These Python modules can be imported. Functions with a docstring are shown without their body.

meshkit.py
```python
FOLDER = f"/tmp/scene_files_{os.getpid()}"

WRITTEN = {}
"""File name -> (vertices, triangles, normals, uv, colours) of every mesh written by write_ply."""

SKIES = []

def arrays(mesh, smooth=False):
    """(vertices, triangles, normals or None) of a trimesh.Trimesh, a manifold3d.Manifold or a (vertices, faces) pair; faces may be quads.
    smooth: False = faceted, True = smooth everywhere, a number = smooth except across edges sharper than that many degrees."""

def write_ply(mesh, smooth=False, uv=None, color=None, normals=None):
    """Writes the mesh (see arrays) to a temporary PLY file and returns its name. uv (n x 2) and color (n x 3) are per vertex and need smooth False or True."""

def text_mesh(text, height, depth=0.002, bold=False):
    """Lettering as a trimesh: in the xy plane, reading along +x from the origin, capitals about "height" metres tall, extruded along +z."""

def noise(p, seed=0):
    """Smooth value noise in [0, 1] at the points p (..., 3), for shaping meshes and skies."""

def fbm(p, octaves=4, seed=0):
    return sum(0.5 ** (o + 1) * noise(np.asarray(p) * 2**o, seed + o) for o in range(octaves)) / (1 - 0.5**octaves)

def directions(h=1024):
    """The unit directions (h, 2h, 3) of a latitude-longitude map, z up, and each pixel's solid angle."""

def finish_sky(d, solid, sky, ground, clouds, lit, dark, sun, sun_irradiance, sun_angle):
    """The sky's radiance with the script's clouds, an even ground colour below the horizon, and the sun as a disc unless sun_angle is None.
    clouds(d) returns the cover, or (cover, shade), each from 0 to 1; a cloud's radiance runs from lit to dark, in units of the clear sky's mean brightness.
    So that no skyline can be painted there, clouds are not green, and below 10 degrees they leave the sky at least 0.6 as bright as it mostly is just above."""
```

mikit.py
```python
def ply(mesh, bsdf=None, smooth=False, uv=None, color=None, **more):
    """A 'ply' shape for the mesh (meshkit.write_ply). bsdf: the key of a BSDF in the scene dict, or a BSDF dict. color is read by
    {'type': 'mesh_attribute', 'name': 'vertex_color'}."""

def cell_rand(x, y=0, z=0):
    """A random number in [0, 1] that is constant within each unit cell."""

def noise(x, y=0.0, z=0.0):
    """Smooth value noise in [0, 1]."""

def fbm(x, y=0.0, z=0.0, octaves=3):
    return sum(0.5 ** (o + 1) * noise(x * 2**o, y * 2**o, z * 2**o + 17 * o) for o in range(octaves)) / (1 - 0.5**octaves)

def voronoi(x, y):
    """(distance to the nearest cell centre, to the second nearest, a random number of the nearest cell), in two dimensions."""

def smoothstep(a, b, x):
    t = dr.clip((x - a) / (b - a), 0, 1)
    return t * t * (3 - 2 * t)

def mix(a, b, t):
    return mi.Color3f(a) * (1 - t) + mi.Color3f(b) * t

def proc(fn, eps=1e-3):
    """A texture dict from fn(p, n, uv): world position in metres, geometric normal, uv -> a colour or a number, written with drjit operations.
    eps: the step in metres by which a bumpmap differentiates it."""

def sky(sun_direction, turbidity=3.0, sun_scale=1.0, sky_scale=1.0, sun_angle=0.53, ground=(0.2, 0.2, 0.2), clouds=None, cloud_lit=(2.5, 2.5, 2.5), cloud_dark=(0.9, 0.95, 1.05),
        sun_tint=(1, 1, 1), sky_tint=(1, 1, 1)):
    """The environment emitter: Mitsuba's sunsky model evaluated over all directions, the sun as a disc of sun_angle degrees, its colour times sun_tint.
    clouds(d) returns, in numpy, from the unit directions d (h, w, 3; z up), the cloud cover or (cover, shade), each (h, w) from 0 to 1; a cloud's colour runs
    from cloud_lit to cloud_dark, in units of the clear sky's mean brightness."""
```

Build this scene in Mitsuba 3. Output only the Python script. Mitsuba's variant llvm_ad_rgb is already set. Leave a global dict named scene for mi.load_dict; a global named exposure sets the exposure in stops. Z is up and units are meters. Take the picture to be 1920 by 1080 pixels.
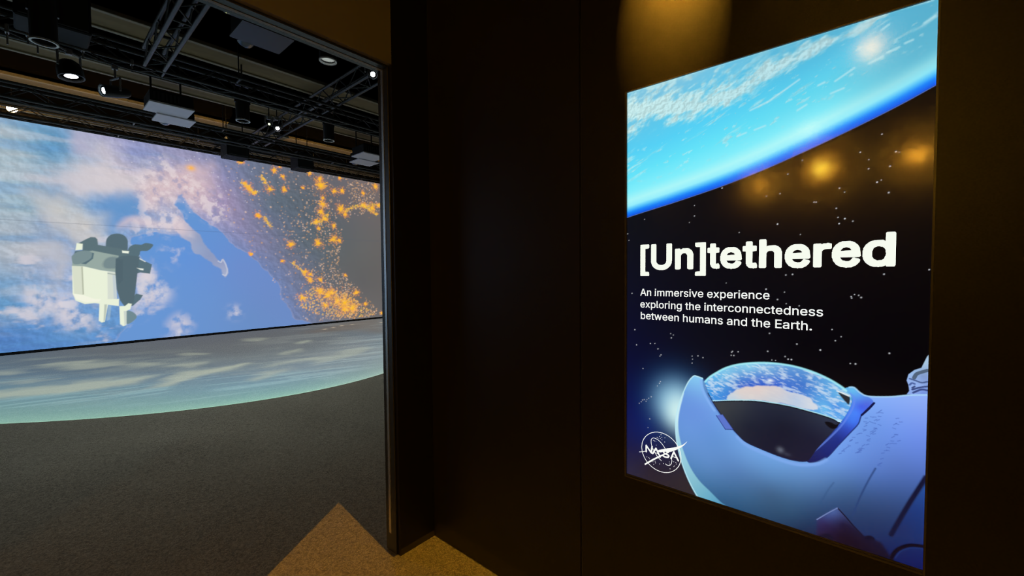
import math
import numpy as np
import trimesh
import shapely.geometry as sg
from shapely.ops import unary_union
from scipy.interpolate import RBFInterpolator
from scipy.spatial import cKDTree
import drjit as dr
import mitsuba as mi
import mikit
import meshkit

# ------------------------------------------------------------------ camera, lights, exposure
exposure = 0.0
scene, labels = {}, {}
T = mi.ScalarTransform4f
scene['camera'] = {'type': 'perspective', 'fov': 101.4892, 'fov_axis': 'x', 'near_clip': 0.02, 'far_clip': 200.0,
                   'to_world': T(np.array([[-0.652755, 0.032932, 0.756853, 0.0], [0.757521, 0.017126, 0.652586, 0.0], [0.008529, 0.999311, -0.036126, 1.6], [0.0, 0.0, 0.0, 1.0]]))}
AMBER = np.array([1.0, 0.44, 0.035])
KEY = np.array([1.10, 0.10, 3.05])          # amber spot over the lobby, beside the black wall
LOBBY_LAMPS = [(0.14, 0.03, 2.80), (-3.00, 0.48, 2.80), (-3.52, 1.20, 2.80), (-2.98, -0.33, 2.80)]


def spot_light(key, at, to, power, colour, cut, soft):
    scene[key] = {'type': 'spot', 'to_world': T().look_at(origin=list(map(float, at)), target=list(map(float, to)), up=[0.13, 1, 0.05]),
                  'intensity': {'type': 'rgb', 'value': [float(power * c) for c in colour]}, 'cutoff_angle': float(cut), 'beam_width': float(soft)}


spot_light('amber_key_light', KEY, (1.05, 1.15, 0), 36.0, AMBER, 62, 40)
spot_light('amber_lobby_light', (0.14, 0.03, 2.95), (0.1, 0.3, 0), 2.6, AMBER, 60, 20)
spot_light('amber_lobby_light_001', (-1.9, 0.5, 3.0), (-1.5, 1.2, 0), 4.5, AMBER, 70, 30)
for i, x in enumerate((-0.9, 0.9, 2.75, 4.7, 6.6)):
    spot_light('added_amber_uplight_%d' % i, (x, 10.235, 4.36), (x, 11.15, 5.0), 1.35, np.array([1.0, 0.60, 0.17]), 62, 45)  # added amber lamps, not seen themselves, to colour the far ceiling beams
spot_light('amber_picture_light', (1.22, 0.585, 3.20), (1.575, 0.585, 2.68), 29.0, AMBER, 17, 5)
COOL = np.array([0.90, 1.0, 0.95])
for i, (x, y, p) in enumerate([(2.49, 5.08, 10.5), (0.19, 6.21, 8.5), (2.38, 7.79, 10.0), (3.93, 8.06, 11.0)]):
    spot_light('house_light_%d' % i, (x, y, (4.19, 3.89, 4.09, 4.19)[i]), (x, y, 0), p, COOL, 60, 15)

# ------------------------------------------------------------------ helpers
def lin(c):
    c = np.asarray(c, float) / 255
    return np.where(c <= 0.04045, c / 12.92, ((c + 0.055) / 1.055) ** 2.4)


def numbered(key):
    if key not in labels and key not in scene and not any(k.startswith(key + '__') for k in scene):
        return key
    i = 1
    while True:
        k = '%s_%03d' % (key, i)
        if k not in labels and k not in scene and not any(q.startswith(k + '__') for q in scene):
            return k
        i += 1


def thing(name, label, category, group=None):
    key = numbered(name)
    labels[key] = {'label': label, 'category': category}
    if group:
        labels[key]['group'] = group
    return key


COUNT = {}


def part(parent, name, shape, label=None, kind=None):
    key = parent + '__' + name
    n = COUNT.get(key, 0)
    COUNT[key] = n + 1
    if n:
        key = '%s_%03d' % (key, n)
    scene[key] = shape
    if label or kind:
        labels[key] = {}
        if label:
            labels[key]['label'] = label
        if kind:
            labels[key]['kind'] = kind
    return key


def struct(name, shape, label=None):
    scene[name] = shape
    labels[name] = {'kind': 'structure'}
    if label:
        labels[name]['label'] = label
    return name


def box(x0, x1, y0, y1, z0, z1):
    m = trimesh.creation.box((x1 - x0, y1 - y0, z1 - z0))
    m.apply_translation(((x0 + x1) / 2, (y0 + y1) / 2, (z0 + z1) / 2))
    return m


def cbox(x0, x1, y0, y1, z0, z1, c=0.01):
    """A box with chamfered edges."""
    pts = []
    for a, sx in ((x0, 1), (x1, -1)):
        for b, sy in ((y0, 1), (y1, -1)):
            for d, sz in ((z0, 1), (z1, -1)):
                pts += [(a + sx * c, b + sy * c, d), (a + sx * c, b, d + sz * c), (a, b + sy * c, d + sz * c)]
    return trimesh.convex.convex_hull(np.array(pts))


def tube(a, b, r, n=8):
    a, b = np.asarray(a, float), np.asarray(b, float)
    return trimesh.creation.cylinder(r, segment=[a, b], sections=n)


def lathe(profile, n=28, at=(0, 0, 0), direction=(0, 0, 1)):
    m = trimesh.creation.revolve(np.array(profile, float), sections=n)
    m.apply_transform(trimesh.geometry.align_vectors([0, 0, 1], direction))
    m.apply_translation(at)
    return m


def join(*ms):
    return trimesh.util.concatenate(list(ms))


# ------------------------------------------------------------------ materials
def mat(key, rgb, rough=0.5, spec=0.5, metal=0.0):
    scene[key] = {'type': 'twosided', 'b': {'type': 'principled', 'base_color': {'type': 'rgb', 'value': list(rgb)}, 'roughness': rough, 'specular': spec, 'metallic': metal}}


def carpet(p, n, uv):
    a = mikit.noise(p.x * 210, p.y * 210, 0.0)
    b = mikit.fbm(p.x * 70, p.y * 70, 3.0, 2)
    c = mikit.fbm(p.x * 1.3, p.y * 1.3, 9.0, 3)
    v = 0.60 + 0.55 * a * a + 0.45 * (b - 0.5) + 0.18 * (c - 0.5)
    return mi.Color3f(0.185 * v, 0.170 * v, 0.140 * v)


def panel_black(p, n, uv):
    a = mikit.fbm(p.y * 5 + p.x * 5, p.z * 5, p.x, 3)
    g = mikit.noise(p.y * 340 + p.x * 340, p.z * 340, 0.0)
    v = 0.85 + 0.3 * (a - 0.5) + 0.25 * (g - 0.5)
    return mi.Color3f(0.0190 * v, 0.0168 * v, 0.0150 * v)


def beam_paint(p, n, uv):
    v = 0.8 + 0.4 * mikit.fbm(p.x * 2, p.y * 9, p.z * 3, 3)
    return mi.Color3f(0.24 * v, 0.170 * v, 0.085 * v)


scene['carpet'] = {'type': 'twosided', 'b': {'type': 'principled', 'base_color': mikit.proc(carpet), 'roughness': 0.95, 'specular': 0.1}}
scene['panel'] = {'type': 'twosided', 'b': {'type': 'principled', 'base_color': mikit.proc(panel_black), 'roughness': 0.40, 'specular': 0.28}}
scene['beam_paint'] = {'type': 'twosided', 'b': {'type': 'principled', 'base_color': mikit.proc(beam_paint), 'roughness': 0.8, 'specular': 0.2}}
mat('flange_paint', (0.30, 0.245, 0.155), 0.6)
mat('black_paint', (0.018, 0.017, 0.016), 0.6)
mat('ceiling_black', (0.010, 0.008, 0.0065), 0.9, 0.1)
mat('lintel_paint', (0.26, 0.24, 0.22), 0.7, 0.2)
mat('frame_metal', (0.018, 0.020, 0.022), 0.36, 0.6)
mat('aluminium', (0.80, 0.79, 0.77), 0.38, 0.5, 1.0)
mat('truss_black', (0.055, 0.055, 0.058), 0.42, 0.5)
mat('dark_metal', (0.028, 0.028, 0.030), 0.45)
mat('grey_metal', (0.30, 0.30, 0.31), 0.4, 0.5)
mat('pale_plastic', (0.70, 0.66, 0.72), 0.5)
mat('speaker_black', (0.012, 0.012, 0.013), 0.7, 0.3)
mat('grille', (0.02, 0.02, 0.021), 0.6)
mat('white_rim', (0.75, 0.77, 0.75), 0.35)
mat('lens_glass', (0.05, 0.06, 0.08), 0.08)
mat('reveal', (0.055, 0.052, 0.046), 0.3)
mat('screen_cloth', (0.10, 0.10, 0.10), 0.8, 0.1)
scene['display_glass'] = {'type': 'principled', 'base_color': {'type': 'rgb', 'value': [0.006, 0.006, 0.007]}, 'roughness': 0.13, 'specular': 0.48}


def glow(rgb, weight=1.0):
    return {'type': 'area', 'radiance': {'type': 'rgb', 'value': [float(c) for c in rgb]}, 'sampling_weight': weight}


# ------------------------------------------------------------------ painting flat pictures (screens) in their own plane
def spline(pts, n=7, closed=True):
    p = np.asarray(pts, float)
    if closed:
        q = np.vstack([p[-1:], p, p[:2]])
    else:
        q = np.vstack([p[:1], p, p[-1:]])
    out = []
    for i in range(1, len(q) - 2):
        t = np.linspace(0, 1, n, endpoint=False)[:, None]
        a, b, c, d = q[i - 1], q[i], q[i + 1], q[i + 2]
        out.append(0.5 * (2 * b + (c - a) * t + (2 * a - 5 * b + 4 * c - d) * t ** 2 + (3 * b - a - 3 * c + d) * t ** 3))
    if not closed:
        out.append(p[-1:])
    return np.vstack(out)


def edge_distance(P, poly, closed=True):
    """(distance to the outline, inside)"""
    d = np.full(len(P), 1e9)
    inside = np.zeros(len(P), bool)
    n = len(poly)
    for i in range(n if closed else n - 1):
        a, b = poly[i], poly[(i + 1) % n]
        e = b - a
        w = P - a
        t = np.clip((w @ e) / max(e @ e, 1e-12), 0, 1)
        d = np.minimum(d, ((w - t[:, None] * e) ** 2).sum(1))
        c = (a[1] > P[:, 1]) != (b[1] > P[:, 1])
        if c.any():
            x = a[0] + (P[:, 1] - a[1]) / (b[1] - a[1] if b[1] != a[1] else 1e-12) * e[0]
            inside ^= c & (P[:, 0] < x)
    return np.sqrt(d), inside


def blend(points, kernel='linear', smoothing=0.0):
    """Smooth colour field through samples (x, y, (r, g, b))."""
    q = np.array([p[:2] for p in points], float)
    c = np.array([p[2] for p in points], float)
    if len(q) < 4:
        kernel = 'linear'
    scale = np.ptp(q, axis=0).max()
    g = RBFInterpolator(q / scale, c, kernel=kernel, smoothing=smoothing, degree=0 if kernel == 'linear' else 1)
    lo, hi = c.min(0) * 0.8, np.minimum(c.max(0) * 1.06, 255)

    def f(P):
        return lin(np.clip(g(P / scale), lo, hi))
    return f


def step(a, b, x):
    t = np.clip((x - a) / (b - a), 0, 1)
    return t * t * (3 - 2 * t)


class Picture:
    def __init__(self, P, soft):
        self.P, self.C, self.soft = P, np.zeros((len(P), 3)), soft
        self.tree = cKDTree(P)

    def over(self, i, col, a):
        col = col(self.P[i]) if callable(col) else (col if isinstance(col, np.ndarray) else lin(col))
        self.C[i] += (col - self.C[i]) * np.asarray(a)[:, None]

    def near(self, poly, m):
        lo, hi = poly.min(0) - m, poly.max(0) + m
        return np.flatnonzero(((self.P > lo) & (self.P < hi)).all(1))

    def poly(self, pts, col, smooth=True, soft=None, alpha=1.0, wobble=0.0, freq=30.0, seed=0):
        soft = soft or self.soft
        poly = spline(pts) if smooth else np.asarray(pts, float)
        i = self.near(poly, soft + wobble)
        if not len(i):
            return
        P = self.P[i]
        if wobble:
            p3 = np.c_[P * freq, np.full(len(P), seed)]
            P = P + wobble * np.c_[meshkit.fbm(p3, 4, 3) - 0.5, meshkit.fbm(p3 + 31, 4, 5) - 0.5] * 2
        d, ins = edge_distance(P, poly)
        a = step(-soft, soft, np.where(ins, d, -d)) * alpha
        k = a > 0
        self.over(i[k], col, a[k])

    def line(self, pts, width, col, smooth=True, soft=None, alpha=1.0):
        soft = soft or self.soft
        poly = spline(pts, closed=False) if smooth and len(pts) > 2 else np.asarray(pts, float)
        i = self.near(poly, soft + width)
        if not len(i):
            return
        d, _ = edge_distance(self.P[i], poly, False)
        a = (1 - step(width / 2 - soft / 2, width / 2 + soft, d)) * alpha
        k = a > 0
        self.over(i[k], col, a[k])

    def dot(self, p, r, col, alpha=1.0):
        i = np.array(self.tree.query_ball_point(p, r * 1.8), int)
        if len(i):
            d = np.linalg.norm(self.P[i] - p, axis=1)
            self.over(i, col, np.exp(-(d / r) ** 2 * 1.2) * alpha)

    def blob(self, p, rx, ry, col, alpha=1.0, power=2.0):
        d = np.sqrt(((self.P[:, 0] - p[0]) / rx) ** 2 + ((self.P[:, 1] - p[1]) / ry) ** 2)
        i = np.flatnonzero(d < 3)
        self.over(i, col, np.exp(-d[i] ** power) * alpha)


def grid(us, vs):
    U, V = np.meshgrid(us, vs)
    n, m = len(us), len(vs)
    i, j = np.meshgrid(np.arange(n - 1), np.arange(m - 1))
    a = (j * n + i).ravel()
    F = np.vstack([np.c_[a, a + 1, a + n + 1], np.c_[a, a + n + 1, a + n]])
    return np.c_[U.ravel(), V.ravel()], F


def fb(P, sx, sy, seed, octaves=4):
    return meshkit.fbm(np.c_[P[:, 0] * sx, P[:, 1] * sy, np.full(len(P), seed * 7.3)], octaves, seed)


def lit_picture(V, F, UV, C, bsdf, weight=1.0):
    s = mikit.ply((V, F), bsdf, False, uv=UV, color=np.maximum(C, 0))
    s['emitter'] = {'type': 'area', 'radiance': {'type': 'mesh_attribute', 'name': 'vertex_color'}, 'sampling_weight': weight}
    return s


#@SPLIT
# ------------------------------------------------------------------ the setting
A = 1.575                                   # the black display wall
YC, YJ = 2.0, 2.122                         # partition, lobby face and hall face
JX, LZ = 1.332, 2.737                       # door jamb and lintel
RX0, RX1, RY1 = -10.0, 11.0, 13.6
struct('floor', mikit.ply(box(RX0, RX1, -4.0, RY1, -0.1, 0.0), 'carpet'))
struct('ceiling', mikit.ply(box(RX0, RX1, YJ, RY1, 5.62, 5.75), 'ceiling_black'))
struct('ceiling_lobby', mikit.ply(box(-5.0, A + 0.3, -4.0, YC, 3.3, 3.4), 'ceiling_black'))
struct('wall_back', mikit.ply(box(RX0, RX1, 13.46, RY1, 0.0, 5.62), 'black_paint'))
struct('wall_left', mikit.ply(box(RX0 - 0.1, RX0, YC, RY1, 0.0, 5.75), 'black_paint'))
struct('wall_far_right', mikit.ply(box(RX1, RX1 + 0.1, YC, RY1, 0.0, 5.75), 'black_paint'))
struct('wall_lobby_left', mikit.ply(box(-5.1, -5.0, -4.0, YC, 0.0, 3.4), 'black_paint'))
struct('wall_lobby_back', mikit.ply(box(-5.0, A + 0.3, -4.1, -4.0, 0.0, 3.4), 'black_paint'))
struct('wall_front', mikit.ply(join(box(JX, RX1, YC, YJ, 0.0, 5.62), box(RX0, -1.7, YC, YJ, 0.0, 5.62)), 'panel'), 'black painted partition beside the doorway')
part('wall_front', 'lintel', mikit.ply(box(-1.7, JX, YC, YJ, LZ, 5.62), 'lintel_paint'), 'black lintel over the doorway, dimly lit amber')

# the wall with the display: one panel left of the seam, one with an opening for the display, one above
SEAM = 0.963
YL, YR, ZB, ZT = 0.7495, -0.1177, 0.7750, 2.3090


def wall_panel(y0, y1, z0, z1, hole=None, t=0.02, c=0.0025):
    """A board whose face lies at x = A, with a chamfered outline, in the plane (y, z)."""
    outer = sg.box(y0, z0, y1, z1)
    body = outer if hole is None else outer.difference(hole)
    m = trimesh.creation.extrude_polygon(body, t - c)
    v = m.vertices
    back = np.c_[A + c + v[:, 2], v[:, 0], v[:, 1]]
    m2 = trimesh.Trimesh(back, m.faces[:, ::-1], process=False)
    inner = outer.buffer(-c, join_style='mitre')
    if hole is not None:
        inner = inner.difference(hole)
    f = trimesh.creation.extrude_polygon(inner, c)
    m3 = trimesh.Trimesh(np.c_[A + f.vertices[:, 2], f.vertices[:, 0], f.vertices[:, 1]], f.faces[:, ::-1], process=False)
    return join(m2, m3)


struct('wall_right', mikit.ply(box(A + 0.025, A + 0.3, -4.0, YC, 0.0, 3.4), 'black_paint'))
hole = sg.box(YR - 0.005, ZB - 0.0125, YL + 0.0085, ZT + 0.0045)
part('wall_right', 'panel', mikit.ply(wall_panel(SEAM + 0.003, YC - 0.001, 0.004, 3.298), 'panel'), 'black wall panel between the doorway corner and the seam')
part('wall_right', 'panel', mikit.ply(wall_panel(-0.75, SEAM - 0.003, 0.004, 3.298, hole), 'panel'), 'black wall panel around the lit display')
part('wall_right', 'panel', mikit.ply(wall_panel(-2.4, -0.756, 0.004, 3.298), 'panel'))
part('wall_right', 'joint_strip', mikit.ply(box(A + 0.004, A + 0.024, SEAM - 0.0028, SEAM + 0.0006, 0.02, 2.68), 'frame_metal'), 'thin strip in the vertical panel seam')

# the metal frame of the doorway with its pale inlay
struct('trim_1', mikit.ply(join(cbox(JX - 0.012, JX - 0.0005, 2.022, 2.12, 0.004, LZ - 0.001, 0.003)), 'frame_metal'), 'dark metal jamb lining of the doorway')
part('trim_1', 'inlay', mikit.ply(box(JX - 0.0145, JX - 0.0115, 2.066, 2.086, 0.112, LZ - 0.004), 'aluminium'), 'pale metal strip down the jamb')
struct('trim_2', mikit.ply(cbox(-1.69, JX - 0.0125, 2.022, 2.12, LZ - 0.012, LZ - 0.0005, 0.003), 'frame_metal'), 'dark metal lining under the lintel')
part('trim_2', 'inlay', mikit.ply(box(-1.68, JX - 0.016, 2.066, 2.086, LZ - 0.0145, LZ - 0.0115), 'grey_metal'), 'pale metal strip along the lintel')
struct('baseboard_back', mikit.ply(cbox(RX0, RX1, 13.40, 13.46, 0.0, 0.055, 0.004), 'black_paint'))

# ceiling beams of the hall: tan undersides between two lips
for i, y1 in enumerate((4.60, 6.33, 8.05, 9.80, 11.46, 13.24)):
    y0 = y1 - (0.56 if i == 2 else 0.46)
    k = part('ceiling', 'beam', mikit.ply(box(RX0, RX1, y0, y1, 5.0, 5.035), 'beam_paint'), None)
    part(k, 'web', mikit.ply(box(RX0, RX1, y0 + 0.10, y1 - 0.10, 5.035, 5.62), 'ceiling_black'), 'dark upper part of the beam')
    for a in (y0 - 0.012, y1 - 0.055):
        part(k, 'flange', mikit.ply(cbox(RX0, RX1, a, a + 0.067, 4.975, 5.03, 0.006), 'flange_paint'))

# ------------------------------------------------------------------ the picture on the hall's far wall
ZS0, ZS1 = 0.058, 4.864
t = np.linspace(0, 1, 740)
xs = -0.62 + 9.45 * t * 8.3 / (15.5 + t * (8.3 - 15.5))
xs = np.unique(np.r_[np.linspace(-9.4, -0.62, 84), xs, np.linspace(xs.max(), 10.6, 24)].round(5))
Q, F = grid(xs, np.linspace(ZS0, ZS1, 470))
pic = Picture(Q, 0.012)
base = blend([(-0.2443,4.72,(150,175,192)),(0.1861,4.8882,(118,165,197)),(0.556,4.5883,(92,150,192)),(0.3907,4.2679,(100,152,190)),(0.0161,4.1342,(160,182,195)),(-0.1483,3.452,(165,188,202)),(0.3778,3.8701,(135,168,192)),(0.9682,4.8028,(165,168,197)),(1.2924,4.1542,(208,200,206)),(1.1051,3.7592,(207,207,213)),(1.5538,3.8304,(212,200,204)),(0.7714,3.8232,(165,185,205)),(0.5157,3.3445,(108,150,192)),(0.122,2.9364,(150,175,190)),(-0.1773,2.5798,(150,170,188)),(0.3283,2.8212,(105,145,192)),(0.5056,3.0329,(190,198,200)),(0.9441,2.7213,(208,203,198)),(1.1732,3.1646,(110,155,205)),(1.5324,3.1421,(105,150,205)),(0.6447,2.406,(135,162,200)),(0.0963,2.153,(180,184,196)),(-0.1321,1.8155,(165,178,196)),(0.3109,1.818,(160,175,205)),(-0.0752,1.3727,(105,152,197)),(-0.3015,0.9442,(98,150,195)),(0.523,1.1193,(135,165,210)),(0.0483,0.6938,(95,145,200)),(0.744,0.3911,(95,145,200)),(-0.392,0.2991,(80,125,190)),(2.1666,1.5639,(105,150,212)),(2.5018,2.236,(100,150,217)),(2.1346,0.5037,(105,150,212)),(3.2598,0.9761,(105,147,207)),(4.1327,0.3216,(105,140,197)),(4.5643,0.9079,(108,140,200)),(3.2927,2.1206,(110,147,207)),(3.9096,1.8383,(108,142,204)),(2.0474,4.2955,(152,157,192)),(2.4691,4.7059,(150,150,185)),(1.7619,4.4939,(140,150,195)),(1.5346,4.6942,(165,165,200)),(2.1322,3.7922,(216,198,202)),(2.6665,4.1418,(200,180,195)),(2.9941,3.9208,(197,172,187)),(3.3542,4.2575,(150,145,185)),(3.5778,3.5759,(165,148,182)),(3.9428,3.0283,(142,137,172)),(4.3273,2.4515,(132,132,167)),(3.8508,4.341,(125,130,165)),(3.3685,4.7544,(130,135,170)),(4.2538,4.7083,(110,120,145)),(4.6317,3.3944,(105,115,140)),(4.8999,2.6346,(115,120,147)),(5.5231,3.1586,(95,105,120)),(5.099,4.5509,(105,110,125)),(6.2234,4.9085,(102,104,112)),(7.6928,4.7131,(118,108,108)),(6.9082,3.9777,(102,102,110)),(6.168,2.7027,(95,105,110)),(7.6394,2.4133,(102,102,102)),(7.6136,1.3046,(98,97,98)),(6.8569,1.855,(98,100,102)),(5.3323,1.8464,(115,120,147)),(5.4635,0.8608,(115,125,157)),(6.138,1.5098,(100,105,115)),(7.0047,0.2402,(110,110,115)),(5.1401,0.392,(112,132,182)),(7.9931,-0.0302,(108,105,106)),(-1.2313,3.2905,(170,188,200)),(-1.3031,1.2148,(120,160,200)),(4.7525,3.6399,(100,112,128)),(5.8543,3.5185,(92,102,112)),(5.5104,2.6674,(95,106,118)),(4.942,4.2113,(98,110,124)),(6.3447,2.8837,(90,101,108)),(5.1869,2.1678,(108,114,136)),(5.9861,2.1877,(98,108,122)),(-4.2919,2.4882,(150,175,200)),(13.3725,3.0896,(100,100,102))])
for a in np.array_split(np.arange(len(Q)), 12):
    pic.C[a] = base(Q[a] + 0.10 * np.c_[fb(Q[a], 3, 3, 1) - 0.5, fb(Q[a], 3, 3, 2) - 0.5])
xx, zz = Q[:, 0], Q[:, 1]
# streaky cloud over the left and wispy cloud over the sea
w = step(3.6, 1.2, xx)
n1 = fb(Q, 0.9, 4.6, 3, 6)
pic.over(np.arange(len(Q)), lambda P: np.broadcast_to(lin((205, 208, 212)), (len(P), 3)), step(0.50, 0.72, n1) * w * 0.34)
pic.over(np.arange(len(Q)), lambda P: np.broadcast_to(lin((92, 148, 198)), (len(P), 3)), step(0.48, 0.30, n1) * w * 0.40)
relief = fb(Q, 9, 9, 4, 5) - fb(Q + [0.03, 0.03], 9, 9, 4, 5)
pic.C *= (1 + np.clip(relief * 0.9, -0.10, 0.12) * step(7.4, 5.5, xx))[:, None]
SEA = (102, 149, 212)
sea = blend([(2.1666,1.5639,(103,150,213)),(2.5839,3.1864,(100,150,210)),(2.6609,2.1049,(98,148,218)),(2.1346,0.5037,(103,150,213)),(3.2598,0.9761,(105,147,209)),(4.1327,0.3216,(105,142,199)),(4.5643,0.9079,(108,140,200)),(3.9096,1.8383,(108,142,206)),(3.081,2.9573,(100,148,212))])
# rim of the coast, then the seas
coast = [(2.6536,3.7079),(2.7159,3.5943),(2.7771,3.4247),(2.8627,3.2973),(3.0173,3.147),(3.1881,3.0225),(3.3153,2.9055),(3.4579,2.816),(3.5884,2.6367),(3.6972,2.4968),(3.8468,2.3711),(4.0002,2.2728),(4.1573,2.1874),(4.3156,2.024),(4.5169,1.7643),(4.6546,1.6082),(4.8087,1.4173),(4.951,1.223),(4.9429,0.92),(5.1181,0.7173),(5.2642,0.4309),(5.3377,0.261),(5.6053,0.154),(5.8641,0.0113),(5.4357,-0.2106),(2.1145,-0.1605),(1.2955,-0.0459),(1.6403,0.5487),(1.9984,1.0421),(2.0143,1.566),(1.803,2.0835),(1.6422,2.4596),(1.8184,2.5844),(2.0981,2.6672),(2.4611,2.6647),(2.7335,2.6962),(2.6279,2.8385),(2.6879,3.0202),(2.6708,3.1817),(2.5451,3.3304),(2.484,3.4306)]
pic.poly(coast, (196, 186, 205), soft=0.05, wobble=0.05, freq=8, alpha=0.55)
pic.poly(coast, sea, soft=0.02, wobble=0.05, freq=8)
pic.poly([(1.2785,3.3201),(1.468,3.372),(1.6641,3.4546),(1.7629,3.4527),(1.798,3.1479),(1.8159,3.002),(1.667,2.8419),(1.5311,2.6568),(1.4411,2.5065),(1.3202,2.6707),(1.2258,2.9468)], (98, 148, 205), soft=0.22, wobble=0.3, freq=2, alpha=0.75)
boot = [(2.4572,2.9258),(2.5668,3.1461),(2.6938,3.0112),(2.7968,2.8883),(2.9547,2.717),(3.0343,2.6045),(3.1124,2.406),(3.2768,2.1905),(3.3875,2.0036),(3.4298,1.9419),(3.507,2.058),(3.5492,1.9714),(3.6053,1.8317),(3.6254,1.691),(3.5587,1.5684),(3.4945,1.6216),(3.4541,1.7613),(3.3253,1.8647),(3.1855,2.0002),(2.9928,2.1316),(2.8847,2.1956),(2.7841,2.4576),(2.6031,2.612)]
pic.poly(boot, blend([(2.688,2.814,(200,190,205)),(2.9522,2.6332,(150,160,192)),(2.9977,2.3,(150,165,200)),(3.1884,2.1026,(142,155,192)),(3.5035,1.9358,(150,160,195)),(3.5552,1.6562,(165,175,205))]), soft=0.025, wobble=0.035, freq=9)
pic.line([(3.4017,1.9865),(3.4595,1.9527),(3.506,2.0231),(3.5682,1.9016),(3.6023,1.7262),(3.5596,1.6),(3.4945,1.6216)], 0.03, (200, 205, 222), alpha=0.7)
wisps = fb(Q, 2.6, 4.5, 6, 6)
def region(pts, soft):
    d, ins = edge_distance(Q, np.array(pts, float))
    return step(-soft, soft, np.where(ins, d, -d))
wl = region([(-0.7131,2.5408),(0.4776,2.1661),(0.7299,2.5283),(1.6084,2.5839),(2.5139,2.6412),(2.1666,1.5639),(2.0487,1.0395),(2.5413,-0.0825),(-0.8016,-0.0681)], 0.35)
pic.over(np.arange(len(Q)), lambda P: np.broadcast_to(lin((214, 208, 216)), (len(P), 3)), step(0.58, 0.76, wisps) * wl * 0.8)
for x, z, s in [(0.5352,1.0015,0.28),(0.7535,0.6893,0.25),(1.8359,1.245,0.35),(1.9643,1.5667,0.25),(2.1546,1.1666,0.2),(0.1748,1.1375,0.25),(2.4923,0.1019,0.2),(1.7596,0.6672,0.12),(1.0807,0.2307,0.1),(3.745,0.5798,0.16)]:
    i = np.flatnonzero((abs(xx - x) < s * 2.2) & (abs(zz - z) < s * 2.2))
    d = np.hypot(xx[i] - x, zz[i] - z) / s
    pic.over(i, lambda P: np.broadcast_to(lin((222, 216, 222)), (len(P), 3)), np.exp(-d ** 2) * step(0.42, 0.66, fb(Q[i], 5, 5, 8, 5)) * 0.85)
def soft_cloud(pts, col, soft, wob, alpha, fr=1.2, seed=0):
    pic.poly(pts, col, soft=soft, wobble=wob, freq=fr, alpha=alpha, seed=seed)
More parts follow.
